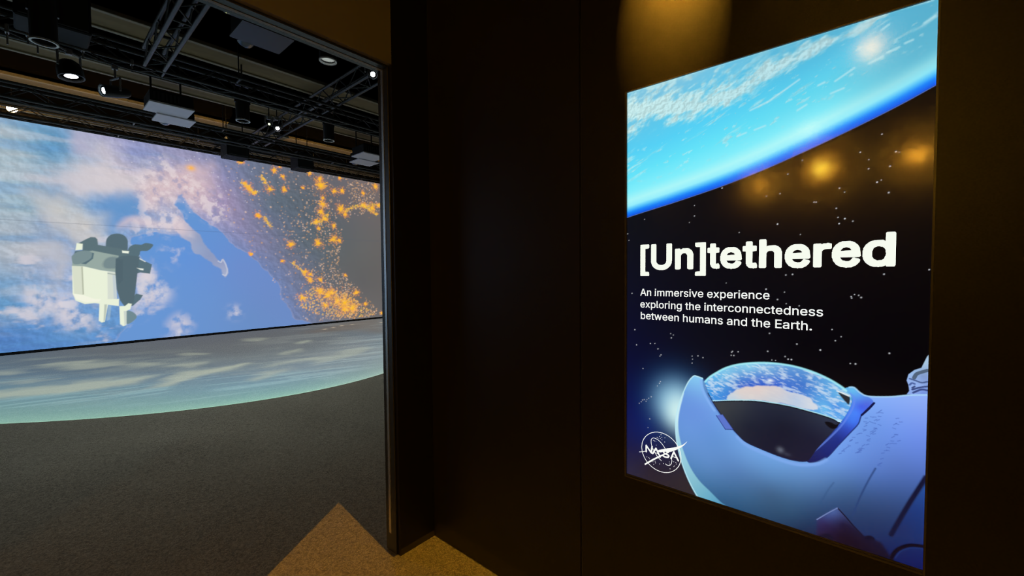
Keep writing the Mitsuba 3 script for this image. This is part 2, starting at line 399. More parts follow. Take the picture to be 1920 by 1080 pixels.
soft_cloud([(0.6944,4.2107),(1.1919,4.4283),(1.4658,4.2935),(1.7462,3.9545),(1.8882,3.6787),(1.7872,3.4658),(1.2259,3.3366),(0.8908,3.3413),(0.7033,3.5087),(0.4253,3.5134),(0.3994,3.6426),(0.6168,3.7447)], (213,204,209), 0.28, 0.45, 0.80)
soft_cloud([(0.8471,4.8128),(1.0181,4.7625),(1.109,4.481),(0.7471,4.3803)], (182,178,203), 0.12, 0.25, 0.7)
soft_cloud([(0.3063,3.0767),(0.6643,3.276),(0.9466,3.0318),(1.2777,2.7783),(1.3067,2.5883),(0.9975,2.5446),(0.6481,2.7735),(0.3725,2.8172)], (207,202,198), 0.25, 0.5, 0.7)
soft_cloud([(-0.1595,2.3861),(0.0999,2.5751),(0.5453,2.4934),(0.6477,2.2711),(0.6518,1.9045),(0.3325,1.5871),(0.1764,1.8102),(0.0005,2.1568)], (194,193,199), 0.25, 0.5, 0.7)
soft_cloud([(1.1567,3.3138),(1.4386,3.421),(1.7668,3.4137),(1.8111,3.0207),(1.711,2.813),(1.4174,2.741),(1.2142,2.964)], (100,150,203), 0.25, 0.4, 0.75)
soft_cloud([(1.9265,3.6842),(2.149,3.9704),(2.496,4.0683),(2.7985,4.2618),(3.2487,4.3953),(3.3314,4.0515),(3.2256,3.5958),(2.9104,3.6102),(2.6542,3.7358),(2.4399,3.5758),(2.305,3.1711),(1.9837,3.0371),(1.8393,3.323)], (217,190,194), 0.3, 0.45, 0.75)
soft_cloud([(1.539,2.6034),(1.711,2.813),(1.9404,2.8818),(2.3365,2.8631),(2.6221,2.939),(2.6325,2.7171),(2.2507,2.7117),(1.8934,2.6013)], (214,196,203), 0.12, 0.3, 0.8)
for q, s_ in (([(0.0676,1.5907),(0.2563,1.5436),(0.3015,1.0947),(0.2005,0.7438),(0.0922,1.0181)], 31), ([(0.4227,1.088),(0.6267,1.1228),(0.869,0.5921),(0.7996,0.4812),(0.4541,0.6308)], 32), ([(1.7304,1.6179),(1.9809,1.6664),(2.1432,1.1483),(1.956,0.8496),(1.7072,0.8662)], 33), ([(2.1898,2.0272),(2.4462,2.4002),(2.7495,2.6019),(2.6529,2.2499),(2.3067,1.8731)], 34), ([(2.3426,0.3226),(2.517,0.5453),(2.707,0.4207),(2.6813,0.2878)], 36)):
    k = pic.near(np.array(q), 0.4)
    d_, ins_ = edge_distance(Q[k], spline(q))
    m_ = step(-0.25, 0.2, np.where(ins_, d_, -d_)) * step(0.44, 0.62, fb(Q[k], 4.5, 4.0, s_, 5))
    pic.over(k, lambda P: np.broadcast_to(lin((220, 212, 218)), (len(P), 3)), m_ * 0.85)
# snowy relief on the pink land
pk = region([(1.7463,3.9871),(2.2581,4.5962),(2.8886,4.1792),(3.582,3.7206),(3.6864,3.0072),(3.3173,2.9768),(2.8643,3.3524),(2.6524,3.6672),(2.4824,3.3769),(2.6891,3.0611),(2.5155,2.6952),(1.6084,2.5839),(1.8326,3.0462)], 0.2)
pic.over(np.arange(len(Q)), lambda P: np.broadcast_to(lin((238, 224, 224)), (len(P), 3)), step(0.46, 0.62, fb(Q, 8, 8, 9, 5)) * pk * 0.55)
pic.over(np.arange(len(Q)), lambda P: np.broadcast_to(lin((140, 145, 185)), (len(P), 3)), step(0.44, 0.30, fb(Q, 8, 8, 9, 5)) * pk * 0.5)
# night side: towns
rng = np.random.default_rng(5)
dark_sea = np.array([(8.4182,3.7407),(7.915,3.8207),(7.4283,3.5334),(7.0367,3.1411),(6.8783,2.7408),(6.7833,1.8546),(7.0726,1.497),(7.6059,0.9713),(8.3812,0.1281)], float)
land = np.array([(2.9128,5.0042),(3.9988,5.0283),(5.5697,4.9545),(8.4424,4.8284),(8.3335,-0.0613),(5.4443,0.1194),(5.0017,0.885),(4.5875,1.7644),(4.1872,2.2941),(3.6823,2.8611),(3.3337,3.5465),(3.1217,4.3575)], float)
cand = np.c_[rng.uniform(3.6, 9.0, 9000), rng.uniform(0.1, 4.8, 9000)]
_, inl = edge_distance(cand, land)
_, ins = edge_distance(cand, dark_sea)
cand = cand[inl & ~ins]
den = step(0.36, 0.62, fb(cand, 1.3, 1.3, 11, 3)) * step(4.2, 7.5, cand[:, 0]) + 0.06
for p in cand[rng.random(len(cand)) < den * 0.8]:
    b = rng.random()
    pic.dot(p, rng.uniform(0.012, 0.026), (235 - 30 * b, 205 - 60 * b, 190 - 110 * b), rng.uniform(0.35, 0.95))
towns = [(4.0131,4.7646,0.1),(4.1855,4.0517,0.14),(4.106,4.1796,0.05),(4.3229,3.946,0.06),(4.7343,4.1158,0.13),(5.1322,4.1571,0.11),(5.111,4.5331,0.07),(4.8697,4.6875,0.1),(5.026,4.8299,0.05),(6.24,4.4402,0.26),(6.2966,3.8472,0.16),(6.2192,3.6086,0.15),(6.2097,4.6464,0.12),(6.8879,3.7701,0.23),(6.6744,4.3254,0.12),(6.941,4.3813,0.12),(6.3573,3.3914,0.14),(6.07,3.2949,0.1),(8.1787,4.6941,0.14),(7.702,4.3942,0.08),(7.7342,3.9777,0.12),(8.031,3.9342,0.16),(8.2962,4.0426,0.1),(7.0384,3.6018,0.1),(5.8998,4.7683,0.08),(6.8744,4.7912,0.06),(4.4196,3.3093,0.09),(5.6849,4.288,0.05),(6.3019,4.0604,0.08)] + [(4.4051,3.3094,0.08),(5.2776,2.5222,0.14),(6.1155,2.6014,0.17),(6.6229,2.7516,0.18),(6.8185,2.72,0.1),(4.1941,2.1995,0.06),(5.0268,2.0121,0.05),(5.6736,1.6829,0.1),(5.8246,1.4401,0.12),(6.1477,1.4344,0.1),(6.1384,1.0642,0.2),(6.3856,0.9292,0.24),(6.9468,0.6448,0.34),(7.2168,0.4534,0.26),(6.6815,0.7031,0.18),(6.9416,0.4292,0.18),(5.5755,0.8865,0.15),(8.3434,0.1896,0.07),(7.3693,0.9723,0.14),(7.6953,0.5551,0.1),(6.2931,0.6006,0.12),(6.5155,1.0075,0.15),(6.9915,1.57,0.06),(5.8287,1.6016,0.08),(6.1273,3.0708,0.07),(6.6337,3.1924,0.1)]
for x, z, s in towns:
    n = int(14 + 300 * s)
    for k in range(n):
        r = abs(rng.normal(0, 1)) * s * 0.75
        a = rng.uniform(0, 2 * math.pi)
        hot = math.exp(-(r / (0.5 * s)) ** 2)
        col = np.array((240, 150, 90)) * (1 - hot) + np.array((255, 190, 40)) * hot
        pic.dot((x + r * math.cos(a), z + r * math.sin(a)), rng.uniform(0.012, 0.024), tuple(col), 0.45 + 0.5 * hot)
    pic.blob((x, z), s * 0.75, s * 0.75, (240, 150, 70), 0.25)
    pic.blob((x, z), s * 0.30, s * 0.30, (255, 196, 40), 1.0)
    for k in range(int(4 + 30 * s)):
        a = rng.uniform(0, 2 * math.pi)
        e = np.array((math.cos(a), math.sin(a)))
        r0, r1 = s * rng.uniform(0.1, 0.4), s * rng.uniform(0.5, 1.0)
        pic.line([np.array((x, z)) + e * r0, np.array((x, z)) + e * r1 + rng.normal(0, 0.02, 2)], 0.016, (255, 185, 60), soft=0.012, alpha=0.7)
blob_ = np.array([(5.4484,1.0028),(5.8966,1.181),(6.5704,1.1247),(7.1448,0.9282),(7.7497,0.3898),(8.0685,0.144),(7.2759,0.1017),(6.5477,0.1999),(5.8765,0.3897),(5.5003,0.6131)], float)
cand = rng.uniform(blob_.min(0), blob_.max(0), (1500, 2))
_, ins = edge_distance(cand, blob_)
for p in cand[ins][:620]:
    pic.dot(p, rng.uniform(0.012, 0.026), (250, 170 + 40 * rng.random(), 60 + 60 * rng.random()), rng.uniform(0.4, 0.95))
for arc in ([(5.948,3.2047),(6.2138,3.3064),(6.4571,3.563)], [(7.0637,3.7282),(7.3652,3.8871),(7.8325,3.9904),(8.365,4.0891)], [(7.6746,3.9722),(7.9889,3.8264),(8.2318,3.7194)], [(5.2911,1.9945),(5.5911,1.7084),(5.8369,1.3799)], [(4.0439,4.1906),(4.2203,4.0132),(4.3666,3.9454)], [(4.5313,4.4458),(4.6309,4.2824)], [(4.5644,3.2523),(4.7361,3.0248)]):
    q = spline(arc, 16, False)
    for p in q:
        for k in range(3):
            pic.dot(p + rng.normal(0, 0.03, 2), rng.uniform(0.012, 0.024), (248, 165 + 50 * rng.random(), 70), rng.uniform(0.4, 0.95))
z_seam = float(np.mean([p[1] for p in [(1.4199,2.7707),(3.6798,2.7734)]]))
pic.line([(-6, z_seam), (10.5, z_seam)], 0.008, (70, 85, 110), soft=0.010, alpha=0.35)
x, z = [(2.8721,4.3815)][0]
pic.blob((x, z), 0.09, 0.07, (250, 185, 90), 1.0)
for k in range(90):
    p = np.array([(3.3542,4.2575)][0]) + rng.normal(0, 1, 2) * [0.75, 0.55]
    pic.dot(p, 0.014, (225, 222, 232), rng.uniform(0.3, 0.8))
# the floating astronaut with a square life-support pack, seen from behind
D, M_, L_, W = (88, 112, 122), (122, 143, 146), (152, 170, 163), (236, 243, 219)
def s5(pts, col, smooth=False, **k):
    pic.poly(pts, col, smooth, **k)
s5([(1.6031,2.2447),(1.703,2.3522),(1.8407,2.3584),(1.9218,2.4016),(2.0428,2.3809),(2.0514,2.3281),(1.9565,2.2183),(1.8259,2.2007),(1.8037,2.1215),(1.752,2.0419),(1.596,2.0128)], D, True)
s5([(1.7332,2.0675),(1.8102,2.0118),(2.0236,1.8829),(1.98,1.6566),(1.8002,1.6841),(1.7008,1.6507)], D)
s5([(1.7059,1.181),(1.8331,1.1359),(1.7802,1.0332),(1.6383,0.8845),(1.5624,0.9284)], D)
s5([(1.7626,2.0682),(1.7912,2.0376),(1.9081,1.953),(1.8977,1.9397),(1.7519,2.0367)], (225, 230, 225))
s5([(1.2208,2.3303),(1.2374,2.456),(1.2948,2.547),(1.3695,2.5894),(1.4625,2.5955),(1.546,2.5549),(1.5946,2.4629),(1.5967,2.3474),(1.5728,2.1922),(1.3983,2.1483),(1.2288,2.1807)], (86, 108, 118), True)
s5([(0.7716,2.334),(0.9022,2.4375),(0.9816,2.4909),(1.0514,2.4901),(1.0853,2.4476),(1.0936,2.3196),(1.2323,2.2933),(1.6024,2.219),(1.6168,2.0648),(1.4268,2.0475),(0.8425,2.1725),(0.8438,2.318)], (92, 114, 121))
s5([(0.7552,2.3453),(0.8476,2.3303),(0.8367,2.2014),(0.7317,2.1856)], W)
s5([(0.6805,2.0425),(0.7737,2.1364),(0.998,2.1852),(1.4278,2.0806),(1.4157,1.6911),(1.1249,1.7348),(0.8484,1.8228),(0.6669,1.8265)], L_)
s5([(0.7243,2.1637),(0.843,2.1871),(0.8937,2.1694),(0.7057,2.1031)], D)
s5([(0.808,1.888),(0.9668,2.0248),(0.9827,2.1429),(1.0224,2.1294),(1.0009,2.0009),(0.8844,1.8767)], D)
s5([(0.6665,2.0182),(0.6883,2.0786),(0.7572,2.1455),(0.8598,2.1804),(0.9539,2.1665),(0.9869,2.1112),(0.9664,2.0125),(0.8863,1.9377),(0.7824,1.8805),(0.6904,1.8867)], M_, True)
s5([(1.1376,1.8543),(1.1676,1.9544),(1.2241,2.0304),(1.3163,2.0652),(1.4085,2.0598),(1.4334,1.9586),(1.4099,1.8057),(1.3438,1.7674),(1.198,1.7747)], (140, 158, 154), True)
s5([(1.1688,1.8795),(1.195,1.9673),(1.2511,2.026),(1.334,2.0454),(1.4256,2.0094),(1.4197,1.8184),(1.2892,1.785),(1.1899,1.8047)], (119, 139, 142), True)
s5([(0.6671,1.8313),(0.8486,1.8276),(1.125,1.7373),(1.3692,1.6913),(1.3627,1.0684),(1.4056,1.0661),(1.3967,0.9004),(0.9953,0.9937),(0.8387,0.9811),(0.6975,1.0673),(0.6576,1.2261)], W)
s5([(0.6706,1.8385),(0.828,1.8227),(0.8214,1.1897),(0.6775,1.2252)], (218, 224, 203))
s5([(0.8109,1.8201),(0.8313,1.8202),(0.832,1.199),(0.8115,1.1999)], (176, 182, 160))
s5([(1.2287,1.7171),(1.3636,1.6914),(1.3646,1.0683),(1.2121,1.0713)], (216, 223, 210))
s5([(1.3118,1.6284),(1.3616,1.6279),(1.3646,1.0683),(1.3146,1.0709)], (196, 208, 212))
s5([(1.2312,1.6794),(1.3641,1.6482),(1.3635,1.6279),(1.2305,1.6593)], (150, 165, 160))
s5([(0.6608,1.2211),(0.8195,1.1825),(0.9982,1.0876),(1.1042,1.077),(1.0668,1.0217),(0.8572,1.0216),(0.707,1.103)], (246, 247, 228))
s5([(1.3791,2.0084),(1.4459,2.0607),(1.6177,2.0958),(1.8021,2.0692),(1.751,1.6896),(1.6899,1.1686),(1.6605,0.9744),(1.6192,0.8936),(1.4944,0.8888),(1.4231,1.0268),(1.3717,1.2972),(1.3599,1.6914)], (84, 105, 114))
s5([(1.3791,2.0084),(1.5,1.9853),(1.4849,1.4986),(1.4066,1.3981),(1.3688,1.6786)], (78, 98, 108), alpha=0.6)
s5([(1.217,0.9374),(1.2711,0.9162),(1.2336,0.5949),(1.1783,0.5747)], (165, 190, 205), alpha=0.6)
s5([(1.0749,0.9963),(1.2178,0.9626),(1.1733,0.7012),(1.1469,0.5525),(1.0962,0.5397),(1.0495,0.5866)], W)
s5([(1.1541,0.954),(1.1992,0.9511),(1.1575,0.6018),(1.1271,0.5543)], (190, 200, 185))
s5([(1.5231,0.7706),(1.6434,0.7355),(1.7046,0.6258),(1.6469,0.5314),(1.548,0.4627),(1.5076,0.5184)], (112, 138, 146), True)
s5([(1.4059,0.8947),(1.504,0.8933),(1.5632,0.9542),(1.6244,0.9375),(1.5934,0.8095),(1.5232,0.7758),(1.5129,0.4403),(1.4608,0.4197),(1.4058,0.4715)], W)
s5([(1.4777,0.7792),(1.5232,0.7758),(1.5137,0.4661),(1.4802,0.4306)], (205, 214, 205))
s5([(1.4916,2.2023),(1.615,2.1936),(1.6037,2.1392),(1.4975,2.1488)], (240, 246, 228))
s5([(1.7406,1.7966),(1.8627,1.776),(1.8575,1.7365),(1.8022,1.7497)], (235, 240, 228))
screen = thing('projection_screen', 'huge wide screen at the back of the hall showing the Earth and an astronaut', 'screen')
V = np.c_[Q[:, 0], np.full(len(Q), 13.406), Q[:, 1]]
part(screen, 'picture', lit_picture(V, F, np.c_[(Q[:, 0] + 9.4) / 20.0, (Q[:, 1] - ZS0) / (ZS1 - ZS0)], pic.C * 0.97, 'screen_cloth'),
     'bright picture of clouds, sea, city lights and a floating astronaut')
part(screen, 'frame', mikit.ply(join(box(-9.45, 10.65, 13.39, 13.458, ZS1 + 0.002, ZS1 + 0.07), box(-9.47, -9.402, 13.39, 13.458, ZS0, ZS1), box(10.602, 10.67, 13.39, 13.458, ZS0, ZS1)), 'black_paint'), 'black edge of the screen')
part(screen, 'backing', mikit.ply(box(-9.4, 10.6, 13.409, 13.458, ZS0, ZS1), 'black_paint'))

# ------------------------------------------------------------------ projected light on the hall's floor, painted as a glowing sheet
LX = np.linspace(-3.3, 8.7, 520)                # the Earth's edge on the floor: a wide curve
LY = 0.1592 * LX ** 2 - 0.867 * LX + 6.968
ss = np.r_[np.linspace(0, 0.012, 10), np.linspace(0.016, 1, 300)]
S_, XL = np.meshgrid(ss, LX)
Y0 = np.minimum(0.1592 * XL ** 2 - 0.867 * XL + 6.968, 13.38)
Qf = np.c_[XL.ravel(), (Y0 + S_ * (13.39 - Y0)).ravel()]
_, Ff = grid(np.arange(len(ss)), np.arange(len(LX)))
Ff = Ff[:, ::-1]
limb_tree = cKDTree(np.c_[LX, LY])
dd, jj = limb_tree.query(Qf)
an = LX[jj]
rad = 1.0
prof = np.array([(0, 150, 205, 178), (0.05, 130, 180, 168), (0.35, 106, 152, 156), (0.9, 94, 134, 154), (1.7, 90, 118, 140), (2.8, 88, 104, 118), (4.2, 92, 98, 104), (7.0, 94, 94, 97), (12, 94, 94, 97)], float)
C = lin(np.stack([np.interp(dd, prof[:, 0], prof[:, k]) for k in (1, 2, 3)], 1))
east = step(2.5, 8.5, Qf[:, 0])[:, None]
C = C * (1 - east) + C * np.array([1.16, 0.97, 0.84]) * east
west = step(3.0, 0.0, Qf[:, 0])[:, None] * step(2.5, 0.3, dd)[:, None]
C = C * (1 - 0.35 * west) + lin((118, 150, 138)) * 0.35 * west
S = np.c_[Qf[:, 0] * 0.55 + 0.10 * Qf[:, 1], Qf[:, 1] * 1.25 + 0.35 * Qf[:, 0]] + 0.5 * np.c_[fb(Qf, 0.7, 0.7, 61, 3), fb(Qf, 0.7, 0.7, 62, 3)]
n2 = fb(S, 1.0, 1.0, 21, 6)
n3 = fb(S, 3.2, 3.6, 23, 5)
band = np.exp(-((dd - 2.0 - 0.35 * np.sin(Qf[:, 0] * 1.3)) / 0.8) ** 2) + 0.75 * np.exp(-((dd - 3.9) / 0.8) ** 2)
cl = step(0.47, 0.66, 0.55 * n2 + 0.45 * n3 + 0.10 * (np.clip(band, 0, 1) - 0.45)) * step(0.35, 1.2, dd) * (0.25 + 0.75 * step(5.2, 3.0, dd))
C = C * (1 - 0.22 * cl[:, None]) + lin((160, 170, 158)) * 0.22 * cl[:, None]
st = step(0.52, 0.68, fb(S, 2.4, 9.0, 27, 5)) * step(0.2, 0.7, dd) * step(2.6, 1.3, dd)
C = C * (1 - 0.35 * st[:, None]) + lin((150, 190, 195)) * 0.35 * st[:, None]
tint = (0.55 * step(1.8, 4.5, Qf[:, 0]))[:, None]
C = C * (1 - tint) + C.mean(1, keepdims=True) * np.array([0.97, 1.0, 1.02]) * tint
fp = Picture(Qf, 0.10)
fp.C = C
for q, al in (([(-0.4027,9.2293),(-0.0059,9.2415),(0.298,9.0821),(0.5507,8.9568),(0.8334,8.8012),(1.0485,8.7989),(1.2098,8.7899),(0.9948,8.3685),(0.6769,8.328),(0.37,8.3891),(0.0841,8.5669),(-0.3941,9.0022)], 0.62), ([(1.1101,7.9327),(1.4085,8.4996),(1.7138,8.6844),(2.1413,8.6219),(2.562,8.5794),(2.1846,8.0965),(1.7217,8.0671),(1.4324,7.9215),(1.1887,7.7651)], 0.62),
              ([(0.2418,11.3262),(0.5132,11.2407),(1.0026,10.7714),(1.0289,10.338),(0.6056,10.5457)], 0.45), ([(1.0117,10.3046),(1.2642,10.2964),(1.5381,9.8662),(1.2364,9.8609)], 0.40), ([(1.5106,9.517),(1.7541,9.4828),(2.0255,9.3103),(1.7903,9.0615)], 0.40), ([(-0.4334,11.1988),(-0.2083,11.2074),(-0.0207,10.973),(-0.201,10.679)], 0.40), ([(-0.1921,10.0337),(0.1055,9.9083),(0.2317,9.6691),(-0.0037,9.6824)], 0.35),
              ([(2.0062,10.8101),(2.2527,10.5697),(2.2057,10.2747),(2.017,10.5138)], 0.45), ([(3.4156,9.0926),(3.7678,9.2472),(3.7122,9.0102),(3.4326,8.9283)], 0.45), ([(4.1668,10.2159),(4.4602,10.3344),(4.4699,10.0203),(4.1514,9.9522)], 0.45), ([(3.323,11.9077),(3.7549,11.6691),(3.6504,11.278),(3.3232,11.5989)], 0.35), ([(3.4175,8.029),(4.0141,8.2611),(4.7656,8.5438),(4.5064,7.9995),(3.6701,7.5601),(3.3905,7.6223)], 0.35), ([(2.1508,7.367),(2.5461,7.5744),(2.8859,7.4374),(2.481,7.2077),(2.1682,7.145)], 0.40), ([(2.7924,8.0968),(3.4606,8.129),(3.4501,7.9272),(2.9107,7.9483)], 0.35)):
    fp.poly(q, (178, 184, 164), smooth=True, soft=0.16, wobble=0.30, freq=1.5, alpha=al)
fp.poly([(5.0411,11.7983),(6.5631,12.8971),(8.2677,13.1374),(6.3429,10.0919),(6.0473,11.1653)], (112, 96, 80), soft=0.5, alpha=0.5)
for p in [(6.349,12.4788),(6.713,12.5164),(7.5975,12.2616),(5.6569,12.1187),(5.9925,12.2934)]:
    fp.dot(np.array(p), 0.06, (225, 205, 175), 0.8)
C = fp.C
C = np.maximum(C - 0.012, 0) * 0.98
part('floor', 'glowing_picture_sheet', lit_picture(np.c_[Qf, np.full(len(Qf), 0.0015)], Ff, (Qf - Qf.min(0)) / np.ptp(Qf, axis=0), C, 'carpet'), 'glowing sheet on the hall floor, painted as projected light with the curved edge of the Earth')

#@SPLIT
# ------------------------------------------------------------------ the upright display
XD = 1.581
W_, H_ = YL - YR, ZT - ZB
t = np.linspace(0, 1, 580)
us = W_ * t * 1.68 / (1.11 + t * (1.68 - 1.11))
P, F = grid(us, np.linspace(0, H_, 960))
art = Picture(P, 0.0011)
u, v = P[:, 0], P[:, 1]
# space, darker to the right, blue towards the lower left
space = blend([(0.0313,0.9934,(14,16,24)),(0.4267,0.9819,(9,9,14)),(0.8176,0.9497,(8,7,9)),(0.0319,0.718,(12,14,34)),(0.5781,0.7365,(7,7,14)),(0.8426,0.7454,(5,4,8)),(0.0324,0.461,(10,14,50)),(0.0214,0.2858,(10,18,78)),(0.0884,0.2143,(14,30,95)),(0.2583,0.4914,(12,14,30)),(0.5801,0.5853,(5,5,12)),(0.8142,0.5512,(3,3,8)),(0.0218,0.1109,(24,26,70)),(0.0998,0.0467,(38,32,48)),(0.0219,0.0229,(38,36,62)),(0.2423,0.0498,(44,38,46)),(0.0556,0.1417,(20,28,80))])
for a in np.array_split(np.arange(len(P)), 12):
    art.C[a] = space(P[a])
art.blob([(0.1977,0.3296)][0], 0.105, 0.105, (40, 95, 160), 0.75, 2.2)
art.blob([(0.1977,0.3255)][0], 0.072, 0.078, (150, 205, 230), 0.85, 2.4)
art.blob([(0.2058,0.2988)][0], 0.046, 0.060, (212, 243, 240), 0.9, 2.2)
rng = np.random.default_rng(11)
STARS = [(0.0719,1.0292),(0.2583,1.062),(0.2586,1.0247),(0.2409,1.0026),(0.3496,1.1118),(0.4831,1.0673),(0.5206,1.0707),(0.5782,1.1658),(0.541,1.1293),(0.5149,0.9746),(0.6095,1.0334),(0.6148,1.0328),(0.6639,1.0089),(0.6842,0.9763),(0.6711,0.963),(0.6683,0.9815),(0.6705,1.0676),(0.6825,1.0542),(0.7623,1.2052),(0.7163,1.1639),(0.7353,1.1393),(0.7353,1.1135),(0.7543,1.0728),(0.7632,1.0774),(0.7794,1.0402),(0.7808,1.1129),(0.7993,1.1479),(0.7923,1.151)] \
    + [(0.4044,0.9551),(0.5762,0.937),(0.5149,0.9741),(0.6844,0.9763),(0.6714,0.9627),(0.7028,0.9674),(0.0074,0.9512),(0.0024,0.9775),(0.3656,0.7836),(0.5396,0.8107),(0.5574,0.8128),(0.5367,0.7559),(0.5179,0.7317),(0.7026,0.7466),(0.7038,0.7422),(0.7101,0.7531),(0.7195,0.751),(0.7252,0.7448),(0.7736,0.8124),(0.0206,0.739),(0.0328,0.5939),(0.1754,0.5905),(0.1854,0.5863),(0.178,0.5749),(0.0967,0.5456),(0.1152,0.5475),(0.0407,0.5331),(0.1278,0.5275),(0.497,0.6201),(0.6593,0.6461),(0.6813,0.6264),(0.6677,0.613),(0.5722,0.5924),(0.6318,0.5807),(0.3877,0.5481),(0.5417,0.7192),(0.5762,0.7139),(0.8639,0.824),(0.1132,0.7336),(0.4854,0.7645)] \
    + [(0.0399,0.5346),(0.0969,0.5449),(0.1142,0.5467),(0.1262,0.5269),(0.139,0.5057),(0.1348,0.5002),(0.2538,0.5149),(0.2554,0.5039),(0.254,0.4893),(0.2743,0.5183),(0.2915,0.5141),(0.3851,0.5448),(0.392,0.5343),(0.3838,0.5341),(0.4053,0.5487),(0.4926,0.5604),(0.5045,0.5332),(0.5149,0.5331),(0.5409,0.5492),(0.5492,0.5418),(0.558,0.5416),(0.5717,0.5931),(0.6317,0.5806),(0.7037,0.5488),(0.7156,0.5491),(0.7888,0.5894),(0.0672,0.4424),(0.1251,0.3829),(0.1369,0.4019),(0.1336,0.3945),(0.0658,0.3162),(0.0729,0.3193),(0.0836,0.3214),(0.0906,0.3279),(0.1011,0.3359),(0.0523,0.3004),(0.0604,0.3082),(0.0801,0.3138),(0.0953,0.2469),(0.0884,0.2106)]
for p in STARS:
    b = rng.uniform(0.55, 1.0)
    art.dot(p, rng.uniform(0.0014, 0.0021), (235, 238, 245), b)
# the Earth's edge
rim = np.array([(-0.1866,0.9912),(-0.0027,1.0417),(0.1778,1.0795),(0.3447,1.1174),(0.4714,1.1532),(0.5747,1.1886),(0.6481,1.2155),(0.7438,1.2534),(0.8114,1.2827),(0.8682,1.3103),(0.9376,1.344)], float)
rim = spline(rim, 8, False)
tr = cKDTree(rim)
d, j = tr.query(P)
jn = np.clip(j, 1, len(rim) - 2)
tg = rim[jn + 1] - rim[jn - 1]
tg /= np.linalg.norm(tg, axis=1, keepdims=True)
sd = (P[:, 0] - rim[jn, 0]) * -tg[:, 1] + (P[:, 1] - rim[jn, 1]) * tg[:, 0]
prof = np.array([(0.0, 12, 70, 190), (0.004, 18, 95, 235), (0.016, 25, 130, 250), (0.028, 80, 190, 252), (0.042, 150, 240, 253), (0.062, 172, 248, 250), (0.095, 130, 240, 253), (0.16, 100, 228, 250), (0.24, 85, 210, 246), (0.32, 92, 200, 236), (0.42, 120, 196, 226), (0.6, 126, 196, 224)], float)
C = np.stack([np.interp(sd, prof[:, 0], prof[:, k]) for k in (1, 2, 3)], 1)
right = step(0.25, W_, u)[:, None]
grey = np.array([(120, 196, 214)])
C = C * (1 - 0.35 * right * step(0.05, 0.16, sd)[:, None]) + grey * [[0.72, 0.87, 0.95]] * 0.35 * right * step(0.05, 0.16, sd)[:, None]
right2 = (step(0.60, W_, u) * step(0.02, 0.1, sd))[:, None]
right2 = np.maximum(right2, (step(0.30, 0.75, u) * step(0.16, 0.34, sd))[:, None])
C = C * (1 - 0.72 * right2) + np.array([(86, 166, 197)]) * 0.72 * right2
along = P @ np.array([0.90, 0.43])
acros = P @ np.array([-0.43, 0.90])
ribbon = np.array([(-0.0946,1.4214),(-0.0012,1.4415),(0.0689,1.4607),(0.2135,1.4268),(0.3009,1.4185),(0.3687,1.4287),(0.4325,1.4487),(0.4925,1.4708),(0.5711,1.4862),(0.6235,1.5041),(0.6734,1.5075),(0.7159,1.5215),(0.7609,1.5389)], float)
dr_, _ = edge_distance(P, spline(ribbon, 6, False), False)
wd = np.interp(u, [0, 0.1, 0.25, 0.4, 0.55, 0.8], [0.085, 0.064, 0.054, 0.042, 0.026, 0.010])
A2 = np.c_[along, acros]
nz = fb(A2, 16, 42, 31, 6)
ng = fb(A2, 9, 16, 33, 5)
fine = fb(P, 60, 60, 35, 4)
above = step(-0.004, 0.03, (P[:, 1] - np.interp(u, ribbon[:, 0], ribbon[:, 1])))
rib = step(1.25, 0.2, dr_ / wd + (nz - 0.5) * 2.6 + (fb(A2, 55, 120, 43, 4) - 0.5) * 1.2)
field = above * step(0.44, 0.60, 0.5 * ng + 0.5 * fb(A2, 38, 70, 37, 5)) * step(0.62, 0.30, u) * 0.72
streak = step(0.60, 0.72, fb(A2, 9, 75, 39, 5)) * step(0.10, 0.17, sd) * step(0.42, 0.25, sd) * 0.55
puffs = step(0.63, 0.70, fb(A2, 45, 110, 41, 4)) * step(0.08, 0.14, sd) * step(0.32, 0.2, sd) * 0.5
cloud = np.clip(np.maximum.reduce([rib * 0.92, field, streak, puffs]), 0, 1)[:, None]
shade = 1 + np.clip((fine - fb(P + [0.004, -0.004], 60, 60, 35, 4)) * 0.7, -0.08, 0.05)[:, None] * (0.0 + cloud)
white = np.stack([np.interp(u, [0, W_], [202, 176]), np.interp(u, [0, W_], [234, 214]), np.interp(u, [0, W_], [232, 222])], 1)
C = np.clip((C * (1 - cloud) + white * cloud) * shade, 0, 255)
a = step(-0.0012, 0.0012, sd)
k = a > 0
art.C[k] = art.C[k] * (1 - a[k, None]) + lin(C[k]) * a[k, None]
art.line([tuple(p) for p in rim[::4]], 0.0016, (120, 150, 215), alpha=0.45)
for a_, b_ in ([(0.4335,1.3552),(0.4819,1.3698)], [(0.4819,1.3684),(0.5667,1.4149)], [(0.6557,1.3837),(0.699,1.408)], [(0.7316,1.4106),(0.7608,1.4203)], [(0.7695,1.4272),(0.7932,1.4339)], [(0.7573,1.4941),(0.7712,1.5026)], [(0.5635,1.3219),(0.5862,1.3334)], [(0.4466,1.2884),(0.4768,1.2952)], [(0.3963,1.2786),(0.4217,1.285)], [(0.615,1.3833),(0.6294,1.3878)], [(0.8058,1.4402),(0.8203,1.4434)], [(0.8421,1.4797),(0.8618,1.4901)], [(0.6462,1.3505),(0.6758,1.3575)]):
    art.line([a_, b_], 0.003, (190, 235, 240), soft=0.004, alpha=0.6)
art.line([(-0.0013,1.533),(0.3545,1.5354),(0.5918,1.5363),(0.7827,1.537),(0.857,1.533)], 0.004, (190, 240, 245), smooth=False, soft=0.004, alpha=0.45)  # painted highlight of the lit reveal along the top edge

